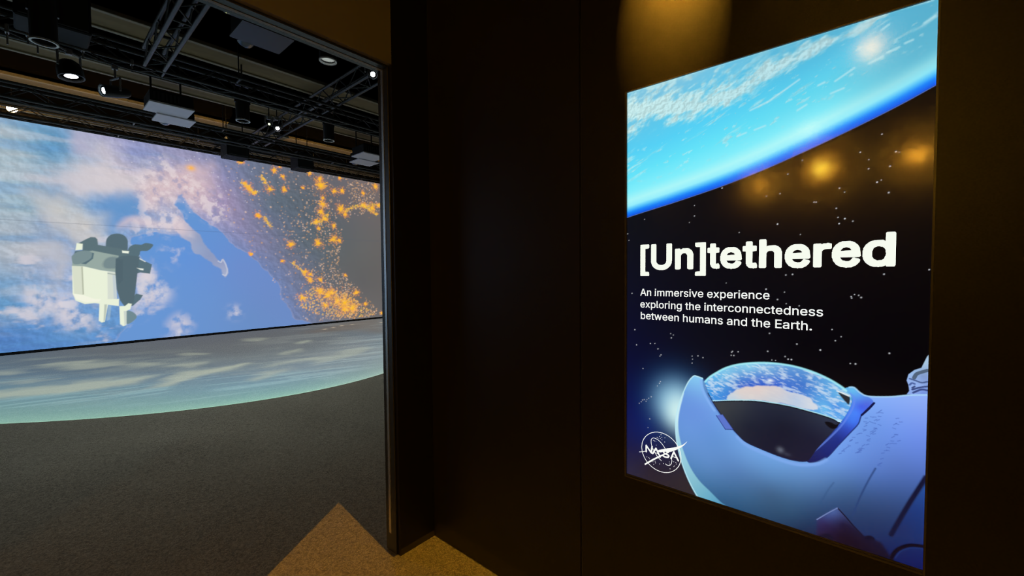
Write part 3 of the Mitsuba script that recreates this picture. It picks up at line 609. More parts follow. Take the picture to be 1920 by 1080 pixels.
# the astronaut lying across the lower right
body = [(0.2597,0.4421),(0.2406,0.4165),(0.2236,0.3729),(0.2073,0.3189),(0.1972,0.2506),(0.2008,0.1851),(0.2189,0.1072),(0.2445,0.045),(0.2834,-0.0111),(0.3195,-0.0462),(0.5085,-0.056),(0.802,-0.0485),(0.8852,-0.033),(0.8749,0.4878),(0.8326,0.4788),(0.7928,0.467),(0.7462,0.4595),(0.7268,0.4661),(0.7128,0.4785),(0.7018,0.4779),(0.6894,0.4659),(0.6396,0.4812),(0.5024,0.4584),(0.3157,0.4273),(0.2898,0.4405)]
suit = blend([(0.2253,0.3634,(108,158,226)),(0.2598,0.4261,(130,195,240)),(0.2494,0.2465,(105,152,222)),(0.2869,0.3352,(110,155,228)),(0.339,0.2288,(98,148,214)),(0.442,0.1917,(105,155,215)),(0.4094,0.1329,(84,128,184)),(0.318,0.1364,(92,140,200)),(0.2889,0.0635,(70,120,170)),(0.5061,0.1481,(88,136,190)),(0.5067,0.09,(62,98,138)),(0.5674,0.0398,(40,76,112)),(0.4435,0.0532,(55,98,140)),(0.3762,0.014,(45,90,132)),(0.6224,0.1642,(84,126,180)),(0.6748,0.2416,(104,150,222)),(0.7245,0.3082,(108,150,228)),(0.7476,0.3783,(112,156,234)),(0.7933,0.4386,(130,168,246)),(0.8502,0.4622,(140,172,246)),(0.8171,0.3698,(112,150,236)),(0.8521,0.3603,(108,142,232)),(0.8532,0.3062,(94,128,212)),(0.7736,0.2453,(84,120,194)),(0.8097,0.2813,(90,124,200)),(0.7511,0.174,(58,90,146)),(0.7017,0.1702,(64,100,150)),(0.6769,0.1082,(44,74,120)),(0.6239,0.0612,(36,66,106)),(0.8205,0.1854,(54,84,142)),(0.7989,0.1275,(40,64,112)),(0.767,0.0833,(30,52,98)),(0.5968,-0.0053,(20,40,76)),(0.8456,0.0219,(6,28,90)),(0.7289,0.0353,(24,44,90)),(0.508,-0.0194,(30,62,98))], 'thin_plate_spline', 0.0015)
art.poly(body, suit, soft=0.0012)
# cyan light along the helmet's left edge
art.poly([(0.2252,0.3732),(0.2135,0.3448),(0.1986,0.2924),(0.1956,0.2502),(0.2009,0.1768),(0.2205,0.1035),(0.2508,0.0348),(0.2857,-0.0144),(0.3341,-0.0487),(0.3903,-0.0119),(0.3552,0.0065),(0.3188,0.0333),(0.2813,0.061),(0.2504,0.1001),(0.2266,0.1507),(0.2103,0.2041),(0.2053,0.2525),(0.2098,0.303)], blend([(0.2019,0.2765,(205,240,246)),(0.2065,0.1783,(160,212,228)),(0.2268,0.1095,(150,205,222)),(0.2662,0.048,(130,190,208)),(0.3191,0.0015,(100,170,198)),(0.3624,-0.0066,(80,150,190))]), soft=0.003)
art.line([(0.2857,-0.0144),(0.2508,0.0389),(0.2205,0.106),(0.2008,0.1809),(0.1956,0.2502),(0.2033,0.3099),(0.2221,0.371),(0.2406,0.4165),(0.2597,0.4421),(0.2726,0.4425),(0.2898,0.4389)], 0.0028, (190, 235, 245), soft=0.002, alpha=0.9)
# ear-side ridge of the helmet and its shadowed lip
art.line([(0.2951,0.4302),(0.2997,0.405),(0.3161,0.371),(0.3395,0.3381),(0.3666,0.3038),(0.3979,0.2728),(0.4269,0.2514)], 0.008, (60, 96, 170), soft=0.004, alpha=0.6)
art.line([(0.2847,0.4301),(0.2909,0.3979),(0.3089,0.3617),(0.3309,0.3301)], 0.006, (135, 180, 245), soft=0.004, alpha=0.7)
# collar ring right of the visor
art.poly([(0.6894,0.4659),(0.7028,0.478),(0.7143,0.4781),(0.7278,0.465),(0.7463,0.457),(0.757,0.4407),(0.7327,0.4018),(0.7249,0.373),(0.705,0.339),(0.6802,0.2977),(0.6547,0.2545),(0.6335,0.2335),(0.6049,0.2237),(0.6044,0.2623),(0.673,0.361),(0.7026,0.4266)], blend([(0.7119,0.4706,(105,190,240)),(0.7269,0.4572,(95,160,240)),(0.7418,0.4377,(80,110,225)),(0.7299,0.4256,(70,100,232)),(0.7204,0.4043,(72,130,250)),(0.7109,0.3763,(65,120,240)),(0.6987,0.3538,(50,80,195)),(0.6789,0.3159,(30,48,135)),(0.6481,0.2641,(26,38,112)),(0.6215,0.2327,(24,30,92)),(0.6049,0.2237,(24,28,84))]), soft=0.0015)
art.line([(0.757,0.4407),(0.7327,0.4018),(0.7249,0.373),(0.705,0.339),(0.6802,0.2977),(0.6547,0.2545),(0.6335,0.2348)], 0.0026, (22, 34, 105), alpha=0.85)
art.line([(0.7589,0.4417),(0.7469,0.4215),(0.7318,0.4003)], 0.0045, (14, 20, 70))
art.line([(0.7051,0.4596),(0.7143,0.4471),(0.7127,0.4221),(0.7012,0.3904),(0.6854,0.3573),(0.6606,0.3179),(0.6344,0.2807),(0.6102,0.2501)], 0.0035, (105, 140, 240), soft=0.002, alpha=0.55)
# visor
visor = [(0.2995,0.4278),(0.3155,0.4477),(0.337,0.4657),(0.3649,0.486),(0.399,0.5022),(0.4386,0.5135),(0.4768,0.5202),(0.5138,0.523),(0.5553,0.5217),(0.5897,0.5162),(0.623,0.5068),(0.6553,0.4931),(0.6815,0.4776),(0.6949,0.4669),(0.7062,0.4533),(0.7095,0.4377),(0.7029,0.4104),(0.6882,0.3764),(0.6681,0.3385),(0.6475,0.3045),(0.6264,0.2683),(0.6131,0.2406),(0.6038,0.2269),(0.5852,0.2207),(0.5593,0.2188),(0.5296,0.221),(0.4989,0.2262),(0.4674,0.2329),(0.4415,0.2394),(0.4216,0.2485),(0.4013,0.2676),(0.3771,0.2924),(0.3524,0.3215),(0.3307,0.352),(0.3101,0.3872)]
art.poly(visor, blend([(0.3522,0.3408,(58,62,66)),(0.4138,0.3686,(50,56,66)),(0.4722,0.373,(36,42,60)),(0.5403,0.316,(20,25,44)),(0.441,0.2923,(26,32,50)),(0.5936,0.2315,(26,26,50)),(0.5048,0.2496,(20,24,46)),(0.6466,0.3683,(42,50,70)),(0.6205,0.301,(22,26,50)),(0.5647,0.2514,(22,26,48))]), smooth=True)
earth = [(0.2995,0.4278),(0.3155,0.4477),(0.337,0.4657),(0.3649,0.486),(0.399,0.5022),(0.4386,0.5135),(0.4768,0.5202),(0.5138,0.523),(0.5553,0.5217),(0.5897,0.5162),(0.623,0.5068),(0.6553,0.4931),(0.6815,0.4776),(0.6949,0.4669),(0.7062,0.4533),(0.7085,0.4356),(0.7019,0.4082),(0.6832,0.3699),(0.6649,0.3771),(0.6356,0.3828),(0.5971,0.3882),(0.5628,0.3922),(0.5274,0.3936),(0.4908,0.3928),(0.4593,0.391),(0.4136,0.3836),(0.3729,0.3742),(0.3234,0.363),(0.3124,0.3836)]
art.poly(earth, blend([(0.3158,0.4117,(70,160,232)),(0.3376,0.3922,(70,150,225)),(0.3721,0.4596,(120,190,232)),(0.413,0.4435,(62,115,205)),(0.465,0.4522,(58,100,205)),(0.5146,0.4568,(62,105,210)),(0.5019,0.4942,(110,165,220)),(0.5904,0.4661,(66,120,205)),(0.6399,0.4611,(90,160,225)),(0.6722,0.4139,(75,145,230)),(0.6922,0.4442,(110,190,235)),(0.6461,0.4018,(110,190,240)),(0.4388,0.4995,(140,205,235))]), smooth=True)
i = art.near(np.array(earth), 0)
d_, ins = edge_distance(P[i], spline(earth))
i = i[ins]
Z = P[i] @ np.array([[0.97, -0.25], [0.25, 0.97]]).T
cl = step(0.46, 0.66, 0.5 * fb(Z, 30, 95, 51, 5) + 0.5 * fb(Z, 90, 230, 53, 4))
art.over(i, lambda q: np.broadcast_to(lin((222, 238, 246)), (len(q), 3)), cl * 0.62)
art.poly([(0.4031,0.4298),(0.4263,0.4405),(0.465,0.4507),(0.5024,0.4541),(0.5297,0.4537),(0.5025,0.4433),(0.4132,0.4271)], (48, 98, 205), soft=0.004, alpha=0.7)
art.blob([(0.5011,0.4653)][0], 0.008, 0.005, (240, 246, 250), 0.9)
art.poly([(0.3714,0.3846),(0.3864,0.4027),(0.4066,0.4199),(0.4329,0.4327),(0.4777,0.4419),(0.5237,0.4477),(0.5447,0.44),(0.5623,0.4348),(0.5908,0.4345),(0.6133,0.4223),(0.6273,0.3966),(0.597,0.3903),(0.5628,0.3936),(0.5274,0.395),(0.4908,0.3942),(0.4529,0.3912),(0.4069,0.3823),(0.3763,0.3764)], blend([(0.4134,0.4098,(226,214,206)),(0.4716,0.4277,(228,212,204)),(0.527,0.4269,(214,210,212)),(0.574,0.4147,(190,206,228)),(0.6079,0.4076,(215,220,228)),(0.503,0.4009,(205,210,215)),(0.3934,0.3858,(200,215,225))]), soft=0.003, wobble=0.004, freq=60, alpha=0.95)
art.line([(0.3234,0.3638),(0.3729,0.375),(0.4136,0.3836),(0.4593,0.391),(0.4908,0.3928),(0.5274,0.3936),(0.5628,0.3922),(0.5971,0.3882),(0.6356,0.3828),(0.6649,0.3771),(0.6842,0.3695)], 0.0026, (180, 235, 245), alpha=0.9)
art.line([(0.3249,0.3594),(0.3729,0.3704),(0.4137,0.3791),(0.4593,0.3866),(0.4908,0.3884),(0.5275,0.3893),(0.5629,0.388),(0.5971,0.3841),(0.6357,0.3787),(0.665,0.3725),(0.6812,0.3655)], 0.0022, (10, 16, 26), alpha=0.8)
art.line([(0.2995,0.4278),(0.3155,0.4477),(0.337,0.4657),(0.3649,0.486),(0.399,0.5022),(0.4386,0.5135),(0.4768,0.5202),(0.5138,0.523),(0.5553,0.5217),(0.5897,0.5162),(0.623,0.5068),(0.6553,0.4931),(0.6815,0.4776),(0.6949,0.4669)], 0.0042, (165, 240, 250), soft=0.003, alpha=0.9)
art.poly([(0.6777,0.4572),(0.6921,0.4533),(0.7043,0.4478),(0.7026,0.4266),(0.6955,0.4317),(0.6872,0.4419)], (40, 44, 52), soft=0.002)
art.line([(0.674,0.4618),(0.6895,0.4567),(0.7022,0.4513)], 0.003, (240, 240, 235), alpha=0.9)
art.poly([(0.6467,0.3616),(0.6599,0.3633),(0.673,0.3583),(0.6792,0.3637),(0.6753,0.3496),(0.6628,0.3439),(0.6495,0.3528)], (8, 10, 20), soft=0.002)
art.blob([(0.5317,0.2424)][0], 0.009, 0.009, (105, 112, 130), 0.7)
art.blob([(0.5503,0.2333)][0], 0.010, 0.006, (60, 64, 84), 0.6)
art.line([(0.3101,0.3872),(0.3307,0.352),(0.3524,0.3215),(0.3771,0.2924),(0.4013,0.2676),(0.4216,0.2485),(0.4415,0.2394),(0.4674,0.2329),(0.4989,0.2262),(0.5296,0.221),(0.5593,0.2188),(0.5852,0.2207),(0.6038,0.2269)], 0.0030, (22, 22, 62), alpha=0.9)
art.line([(0.4048,0.2533),(0.4231,0.2383),(0.4429,0.2286),(0.4676,0.2219),(0.4991,0.2153),(0.5297,0.2096),(0.5594,0.2075),(0.5854,0.2096),(0.6106,0.2171),(0.6325,0.2277),(0.6511,0.2447)], 0.0075, (128, 172, 240), soft=0.005, alpha=0.75)
art.poly([(0.3375,0.3136),(0.358,0.3212),(0.3917,0.2767),(0.3676,0.2709)], (92, 118, 205), smooth=False)
art.line([(0.3375,0.3136),(0.3676,0.2709),(0.3917,0.2759)], 0.0018, (34, 48, 120), smooth=False)
art.line([(0.358,0.3212),(0.3917,0.2767)], 0.0012, (50, 66, 150), smooth=False, alpha=0.8)
# seams, stitches and straps of the suit
for line_ in ([(0.7668,0.4218),(0.7618,0.3816),(0.7482,0.3465),(0.7295,0.303),(0.7174,0.2854)], [(0.8084,0.4059),(0.8003,0.3533),(0.7841,0.3115),(0.7664,0.2558)], [(0.7521,0.3984),(0.7334,0.3621),(0.7045,0.3094),(0.6796,0.2696)]):
    q = spline(line_, 14, False)
    for k in range(0, len(q) - 1, 2):
        o = rng.normal(0, 0.004, 2)
        art.line([q[k] + o, q[k] + o + [0.006, 0.005 * rng.uniform(-0.4, 1.4)]], 0.0014, (66, 96, 178), soft=0.0014, alpha=0.6)
art.line([(0.765,0.2522),(0.7504,0.2124),(0.7319,0.1544),(0.717,0.0965)], 0.0026, (34, 62, 116), soft=0.003, alpha=0.8)
art.line([(0.6706,0.1799),(0.6552,0.1478),(0.6397,0.1049)], 0.0022, (46, 80, 128), soft=0.003, alpha=0.5)
art.poly([(0.871,0.2604),(0.857,0.2165),(0.8385,0.1672),(0.8174,0.1095),(0.8036,0.0694),(0.8828,0.087),(0.8793,0.266)], blend([(0.8633,0.2247,(34,76,150)),(0.8559,0.1613,(24,56,124)),(0.8222,0.0927,(24,44,98)),(0.8656,0.1042,(20,48,110))]), smooth=False, soft=0.004)
art.line([(0.8689,0.2597),(0.8548,0.2218),(0.8362,0.1725),(0.8151,0.1118),(0.8017,0.0718)], 0.009, (10, 18, 52), soft=0.004)
art.poly([(0.631,0.05),(0.6577,0.0804),(0.6798,0.1046),(0.6838,0.1037),(0.719,0.0645),(0.7442,0.0429),(0.7598,0.0494),(0.7656,0.043),(0.781,0.0407),(0.7937,0.0228),(0.8036,0.0047),(0.7778,-0.0145),(0.6902,-0.0144),(0.6302,-0.0035)], blend([(0.6701,0.089,(72,96,158)),(0.6579,0.0684,(56,72,130)),(0.652,0.0419,(40,34,80)),(0.6952,0.059,(26,22,56)),(0.6897,0.0172,(20,10,34)),(0.749,0.0149,(16,10,36)),(0.7774,0.0081,(12,10,38))]), smooth=False, soft=0.006)
art.line([(0.6816,0.1045),(0.7008,0.0848),(0.719,0.0645),(0.7428,0.0411)], 0.003, (14, 14, 42))
art.line([(0.631,0.05),(0.6577,0.0804),(0.6804,0.1044)], 0.0022, (120, 140, 195), alpha=0.8)
art.poly([(0.7443,0.0417),(0.7542,0.0497),(0.7641,0.0488),(0.767,0.0417),(0.7601,0.0368),(0.7487,0.034)], (10, 12, 40), soft=0.002)
art.poly([(0.6334,-0.0001),(0.6587,0.0164),(0.6713,0.0095),(0.6684,0.0003),(0.6431,-0.0063)], (16, 14, 40), soft=0.004)
art.line([(0.8025,-0.0127),(0.8049,0.009),(0.8126,0.0292),(0.8256,0.0459),(0.8436,0.0592),(0.8689,0.0664)], 0.0075, (3, 4, 26), soft=0.003)
art.line([(0.8116,0.0083),(0.8206,0.029),(0.8322,0.0425),(0.8463,0.0523),(0.8666,0.0589)], 0.002, (22, 50, 108), alpha=0.8)
# the glove at the right edge
art.poly([(0.8727,0.6024),(0.8646,0.5896),(0.8543,0.5574),(0.8408,0.5495),(0.829,0.5356),(0.8258,0.5182),(0.8295,0.5067),(0.8316,0.4901),(0.8265,0.4794),(0.8749,0.4884)], blend([(0.8608,0.5713,(170,200,225)),(0.8402,0.5385,(150,185,232)),(0.8319,0.5192,(150,180,235)),(0.8573,0.5352,(130,155,205)),(0.8536,0.5048,(148,178,240)),(0.8581,0.4907,(120,150,225)),(0.8388,0.4992,(150,180,240))]), smooth=False)
for q, w_, c_ in (([(0.8404,0.5278),(0.8453,0.5393),(0.8571,0.5471),(0.8662,0.552)], 0.008, (70, 86, 106)), ([(0.8318,0.524),(0.8427,0.5209),(0.8555,0.517),(0.866,0.5212)], 0.0035, (60, 80, 130)), ([(0.8321,0.5071),(0.8363,0.5127),(0.8416,0.5111)], 0.004, (62, 84, 150)),
                 ([(0.8375,0.4948),(0.8494,0.5017),(0.8579,0.5055),(0.867,0.5083)], 0.004, (36, 50, 110)), ([(0.8394,0.4867),(0.8517,0.4961),(0.858,0.4984),(0.8673,0.4977)], 0.0045, (40, 56, 120)), ([(0.8375,0.4996),(0.8417,0.5039)], 0.004, (40, 54, 110))):
    art.line(q, w_, c_, alpha=0.9)
art.line([(0.875,0.4872),(0.8327,0.4782),(0.7928,0.4664),(0.7462,0.4589),(0.7278,0.4657),(0.7138,0.4786),(0.7028,0.478)], 0.0028, (175, 220, 250), soft=0.002, alpha=0.8)

#@SPLIT
disp = thing('wall_display', 'tall lit display in the black wall with an astronaut helmet and the Earth', 'display')
V = np.c_[np.full(len(P), XD), YL - P[:, 0], ZB + P[:, 1]]
part(disp, 'screen', lit_picture(V, F, np.c_[P[:, 0] / W_, P[:, 1] / H_], art.C * 0.985, 'display_glass', 1.0), 'glossy lit picture of an astronaut under the edge of the Earth')
part(disp, 'housing', mikit.ply(box(XD + 0.001, A + 0.022, YR, YL, ZB, ZT), 'black_paint'))
BL, BR, BT, BB = 0.008, 0.0045, 0.004, 0.012
for bx in ((YL, YL + BL, ZB - BB, ZT + BT), (YR - BR, YR, ZB - BB, ZT + BT), (YR, YL, ZT, ZT + BT)):
    part(disp, 'bezel', mikit.ply(box(A - 0.001, XD + 0.003, *bx), 'reveal'))
part(disp, 'bezel', mikit.ply(join(box(A + 0.003, XD + 0.003, YR, YL, ZB - 0.006, ZB), box(A - 0.002, XD + 0.003, YR, YL, ZB - BB, ZB - 0.0062)), 'reveal'))


def wall_text(mesh, s=1.0):
    """From (u, v, depth) on the display to the world."""
    q = np.asarray(mesh.vertices)
    return trimesh.Trimesh(np.c_[XD - 0.0008 + 0.0006 - q[:, 2], YL - q[:, 0], ZB + q[:, 1]], mesh.faces, process=False)


def flat_outline(m):
    """The outline of a lettering mesh as a shapely shape."""
    f = m.faces[m.face_normals[:, 2] > 0.9]
    return unary_union([sg.Polygon(m.vertices[k][:, :2]).buffer(1e-6) for k in f])


def solid(shape, depth=0.0006):
    return join(*[trimesh.creation.extrude_polygon(g, depth) for g in getattr(shape, 'geoms', [shape]) if g.area > 1e-9])


def glyph(text, u0, u1, v0, v1, weight=0.0):
    """One character fitted into a rectangle and drawn bolder by weight (metres)."""
    m = meshkit.text_mesh(text, 0.1, 0.0005, True)
    lo, hi = m.bounds
    m.vertices = (m.vertices - lo) / np.maximum(hi - lo, 1e-9) * [u1 - u0 - 2 * weight, v1 - v0 - 2 * weight, 0.0006] + [u0 + weight, v0 + weight, 0.0]
    return solid(flat_outline(m).buffer(weight, join_style='mitre').simplify(0.00008))


title = []
for ch, q in (('[', [(0.0556,0.9309),(0.0911,0.8083)]), ('U', [(0.0986,0.9306),(0.1791,0.8306)]), ('n', [(0.1898,0.9099),(0.256,0.8322)]), (']', [(0.2617,0.9283),(0.299,0.8085)]), ('t', [(0.3037,0.9226),(0.3444,0.8323)]), ('e', [(0.3459,0.9071),(0.4137,0.8314)]),
             ('t', [(0.4153,0.9235),(0.4587,0.8325)]), ('h', [(0.4639,0.928),(0.5285,0.8332)]), ('e', [(0.5357,0.9074),(0.6032,0.8311)]), ('r', [(0.6097,0.9077),(0.6552,0.8339)]), ('e', [(0.6553,0.9103),(0.7226,0.8314)]), ('d', [(0.7258,0.9309),(0.7972,0.8322)])):
    (u0, v1), (u1, v0) = q
    title.append(glyph(ch, u0, u1, v0, v1, 0.0 if ch in '[]' else 0.0022))
part(disp, 'title_lettering', dict(mikit.ply(wall_text(join(*title)), 'display_glass'), emitter=glow((0.93, 0.97, 0.86), 0.05)), 'bold white title lettering')
tag = []
for text, q, asc, desc in (('An immersive experience', [(0.0561,0.7307),(0.4956,0.7326)], 43, 22), ('exploring the interconnectedness', [(0.0562,0.6825),(0.6364,0.687)], 41, 20), ('between humans and the Earth.', [(0.0577,0.6383),(0.6093,0.6404)], 42, 2)):
    m = meshkit.text_mesh(text, 0.1, 0.0005, False)
    lo, hi = m.bounds
    u0, u1 = q[0][0], q[1][0]
    vb = (q[0][1] + q[1][1]) / 2
    s = (u1 - u0) / (hi[0] - lo[0])
    m.vertices = (m.vertices - [lo[0], 0, lo[2]]) * [s, s, 1] + [u0, vb, 0]
    tag.append(solid(flat_outline(m).buffer(0.00045).simplify(0.00006)))
part(disp, 'tagline_lettering', dict(mikit.ply(wall_text(join(*tag)), 'display_glass'), emitter=glow((0.90, 0.92, 0.88), 0.05)), 'three small white lines of lettering')

# the round line-drawn emblem
rim_pts = np.array([(0.0618,0.1169),(0.0679,0.1497),(0.0849,0.1767),(0.1205,0.2008),(0.1553,0.2024),(0.1825,0.1909),(0.2003,0.1728),(0.2125,0.1489),(0.217,0.1276),(0.2128,0.1038),(0.1986,0.0791),(0.1606,0.0525),(0.1282,0.0507),(0.0973,0.0637),(0.073,0.0888)], float)
c0 = np.linalg.lstsq(np.c_[2 * rim_pts, np.ones(len(rim_pts))], (rim_pts ** 2).sum(1), rcond=None)[0]
er = math.sqrt(c0[2] + c0[0] ** 2 + c0[1] ** 2)
px = 0.0018


def stroke(pts, w, smooth=True):
    p = spline(pts, 8, False) if smooth and len(pts) > 2 else np.array(pts, float)
    return sg.LineString(p).buffer(w / 2, cap_style='round', resolution=4)


em = [sg.Point(c0[0], c0[1]).buffer(er + px * 0.65, 32).difference(sg.Point(c0[0], c0[1]).buffer(er - px * 0.65, 32))]
em += [stroke([(0.1567,0.1455),(0.1463,0.1585),(0.1324,0.17),(0.1183,0.175),(0.1084,0.1739),(0.1017,0.1656),(0.1023,0.1492),(0.1078,0.133),(0.1161,0.12),(0.128,0.1045),(0.142,0.0941)], px * 1.15),
       stroke([(0.1795,0.1192),(0.1825,0.1063),(0.1803,0.093),(0.174,0.085),(0.165,0.0832),(0.1586,0.0859)], px * 1.15),
       stroke([(0.0527,0.1033),(0.068,0.109),(0.0851,0.1166)], px * 1.2, False),
       sg.Polygon(spline([(0.2382,0.1944),(0.2329,0.1848),(0.22,0.169),(0.1938,0.1483),(0.167,0.1336),(0.1556,0.1332),(0.1372,0.1253),(0.1279,0.1302),(0.1556,0.1443),(0.1893,0.1585),(0.2157,0.1728),(0.2286,0.1836)], 5)).buffer(0),
       sg.Polygon([(0.0743,0.0617),(0.1091,0.0921),(0.1326,0.11),(0.1647,0.133),(0.1693,0.1312),(0.1465,0.114),(0.1139,0.0883),(0.0775,0.0571)]).buffer(0)]
bw = px * 3.3
em += [stroke([(0.0814,0.1377),(0.0814,0.1127)], bw, False), stroke([(0.0814,0.1377),(0.1019,0.1136)], bw, False), stroke([(0.1054,0.1394),(0.1019,0.1136)], bw, False),
       stroke([(0.1079,0.1125),(0.1208,0.1365)], bw, False), stroke([(0.1208,0.1365),(0.1373,0.1072)], bw, False), stroke([(0.1138,0.1193),(0.1314,0.1172)], px * 1.2, False),
       stroke([(0.1681,0.1344),(0.1602,0.1379),(0.1522,0.1334),(0.1534,0.1256),(0.1648,0.1242),(0.1705,0.1208),(0.1671,0.1145),(0.1557,0.1129),(0.1477,0.1159)], bw),
       stroke([(0.1795,0.1135),(0.1899,0.1415)], bw, False), stroke([(0.1899,0.1415),(0.2062,0.1127)], bw, False), stroke([(0.1833,0.1226),(0.1995,0.1215)], px * 1.2, False)]
for p in [(0.1404,0.1953),(0.1346,0.1868),(0.1434,0.186),(0.1554,0.187),(0.1253,0.181),(0.1288,0.1784),(0.1374,0.1799),(0.1444,0.1765),(0.155,0.1705),(0.1112,0.1661),(0.1148,0.1642),(0.1202,0.1645),(0.1219,0.1497),(0.0839,0.092),(0.0924,0.092),(0.0948,0.0875),(0.1092,0.0803),(0.1175,0.0846),(0.1187,0.0783),(0.1121,0.0705),(0.1351,0.079),(0.1501,0.0853),(0.1728,0.0977),(0.1729,0.0897),(0.1896,0.1038),(0.1974,0.1027),(0.1996,0.0976),(0.193,0.0888),(0.1902,0.0857),(0.1759,0.0722)]:
    em.append(sg.Point(p).buffer(px * 0.72, 4))
em = unary_union([e for e in em if not e.is_empty])
em = join(*[trimesh.creation.extrude_polygon(g, 0.0006) for g in getattr(em, 'geoms', [em])])
part(disp, 'emblem', dict(mikit.ply(wall_text(em), 'display_glass'), emitter=glow((0.95, 0.97, 0.92), 0.05)), 'white round emblem with an orbit, a swoosh and letters')

# ------------------------------------------------------------------ rigging under the hall ceiling
def truss(label, axis, a0, a1, c0, c1, z0, z1, pitch=0.30, group=None):
    t = thing('lighting_truss', label, 'truss', group)
    def at(s, c, z):
        return (s, c, z) if axis == 'x' else (c, s, z)
    for c in (c0, c1):
        for z in (z0, z1):
            part(t, 'chord', mikit.ply(tube(at(a0, c, z), at(a1, c, z), 0.024, 10), 'truss_black', 40))
    n = int(round((a1 - a0) / pitch))
    for i in range(n):
        s0, s1 = a0 + (a1 - a0) * i / n, a0 + (a1 - a0) * (i + 1) / n
        f = i % 2
        for p, q in (((c0, z0), (c0, z1)), ((c1, z0), (c1, z1)), ((c0, z0), (c1, z0))):
            p, q = (q, p) if f else (p, q)
            part(t, 'brace', mikit.ply(tube(at(s0, *p), at(s1, *q), 0.0095, 6), 'truss_black', 60))
        if i % 6 == 3:
            part(t, 'cross_bar', mikit.ply(tube(at(s0, c0, z0), at(s0, c1, z0), 0.015, 8), 'truss_black', 60))
    for s in np.linspace(a0 + 0.5, a1 - 0.5, max(2, int((a1 - a0) / 2.6))):
        part(t, 'hanger', mikit.ply(join(tube(at(s, (c0 + c1) / 2, z1), at(s, (c0 + c1) / 2, 5.62), 0.009, 6), tube(at(s, c0, z1), at(s, c1, z1), 0.02, 8)), 'dark_metal', 60))
    return t


ZC = 4.325
T1 = truss('black box truss running across the hall, carrying the round lamp', 'x', -5.0, 9.4, 7.215, 7.425, ZC, ZC + 0.22)
T2 = truss('short black truss coming forward above the pale projector, left one', 'y', 3.0, 7.17, 1.085, 1.285, ZC, ZC + 0.22)
T3 = truss('long black truss running from the door corner towards the screen', 'y', 3.5, 11.0, 3.507, 3.740, 4.62, 4.85)
T4 = truss('black truss across the hall behind the pale projector', 'x', -5.0, 10.4, 9.90, 10.12, ZC - 0.01, ZC + 0.21)
T5 = truss('black truss nearest the screen, just above its top edge', 'x', -5.0, 10.4, 11.75, 11.97, ZC + 0.18, ZC + 0.40)
for i, (y, z) in enumerate(((12.35, 4.86),)):
    t_ = thing('ceiling_pipe', 'slim black pipe along the ceiling closest to the screen', 'pipe')
    part(t_, 'pipe', mikit.ply(tube((-5.0, y, z), (10.4, y, z), 0.03, 10), 'truss_black', 40))
    for x in np.arange(-4, 10, 2.2):
        part(t_, 'hanger', mikit.ply(tube((x, y, z + 0.02), (x, y, 5.62), 0.008, 6), 'dark_metal', 60))


def projector(x0, x1, y0, y1, z, label, body):
    """A projector with a wide rear body and a shifted front body, lens towards the screen."""
    t = thing('projector', label, 'projector')
    dx, dy = x1 - x0, (y1 - y0)
    ym = y0 + dy * 0.52
    part(t, 'rear_body', mikit.ply(cbox(x0 + 0.01, x1 - dx * 0.18 - 0.01, y0 + 0.01, ym + 0.04, z + 0.012, z + 0.22, 0.02), 'speaker_black'), 'dark rear half of the housing')
    part(t, 'front_body', mikit.ply(cbox(x0 + dx * 0.24 + 0.01, x1 - 0.01, ym + 0.05, y1 - 0.01, z - 0.008, z + 0.20, 0.02), 'speaker_black'), 'dark front half of the housing')
    part(t, 'base_plate', mikit.ply(cbox(x0, x1 - dx * 0.18, y0, ym + 0.05, z, z + 0.03, 0.006), body), 'wide flat underside of the rear half')
    part(t, 'base_plate', mikit.ply(cbox(x0 + dx * 0.24, x1, ym, y1, z - 0.022, z + 0.008, 0.006), body), 'flat underside of the front half')
    cxl = x0 + dx * 0.52
    part(t, 'lens', mikit.ply(lathe([(0.0, 0), (0.085, 0), (0.10, 0.02), (0.10, 0.13), (0.075, 0.15), (0.0, 0.13)], 24, (cxl, y1 - 0.02, z + 0.07), (0, 1, 0)), 'lens_glass', 40), 'dark round lens')
    part(t, 'vent', mikit.ply(join(*[box(x0 + 0.05 + 0.05 * k, x0 + 0.075 + 0.05 * k, y0 - 0.004, y0 + 0.02, z + 0.06, z + 0.17) for k in range(7)]), 'dark_metal'))
    for xx_ in (x0 + 0.1, x0 + dx * 0.7):
        part(t, 'bracket', mikit.ply(join(box(xx_ - 0.015, xx_ + 0.015, ym - 0.16, ym + 0.16, z + 0.195, z + 0.225), tube((xx_, ym, z + 0.21), (xx_, ym, 5.62), 0.014, 8)), 'dark_metal'))
    return t


projector(1.33, 2.03, 8.50, 9.46, 4.30, 'pale grey projector hanging in the middle of the hall, underside lit', 'pale_plastic')
projector(4.98, 5.68, 8.60, 9.56, 4.30, 'pale grey projector half hidden by the door jamb', 'pale_plastic')
pj = projector(1.41, 2.10, 4.55, 5.52, 4.30, 'big projector close above the doorway, shade put into its dark plates, small green lights', 'dark_metal')  # dark plate colour holds the shade of an unlit pale underside
part(pj, 'indicator', dict(mikit.ply(join(*[box(1.425 + 0.022 * k, 1.437 + 0.022 * k, 5.06 - 0.01 * k, 5.085 - 0.01 * k, 4.296, 4.3005) for k in range(3)]), 'dark_metal'), emitter=glow((0.75, 0.80, 0.25), 0.05)), 'three small lit indicators')


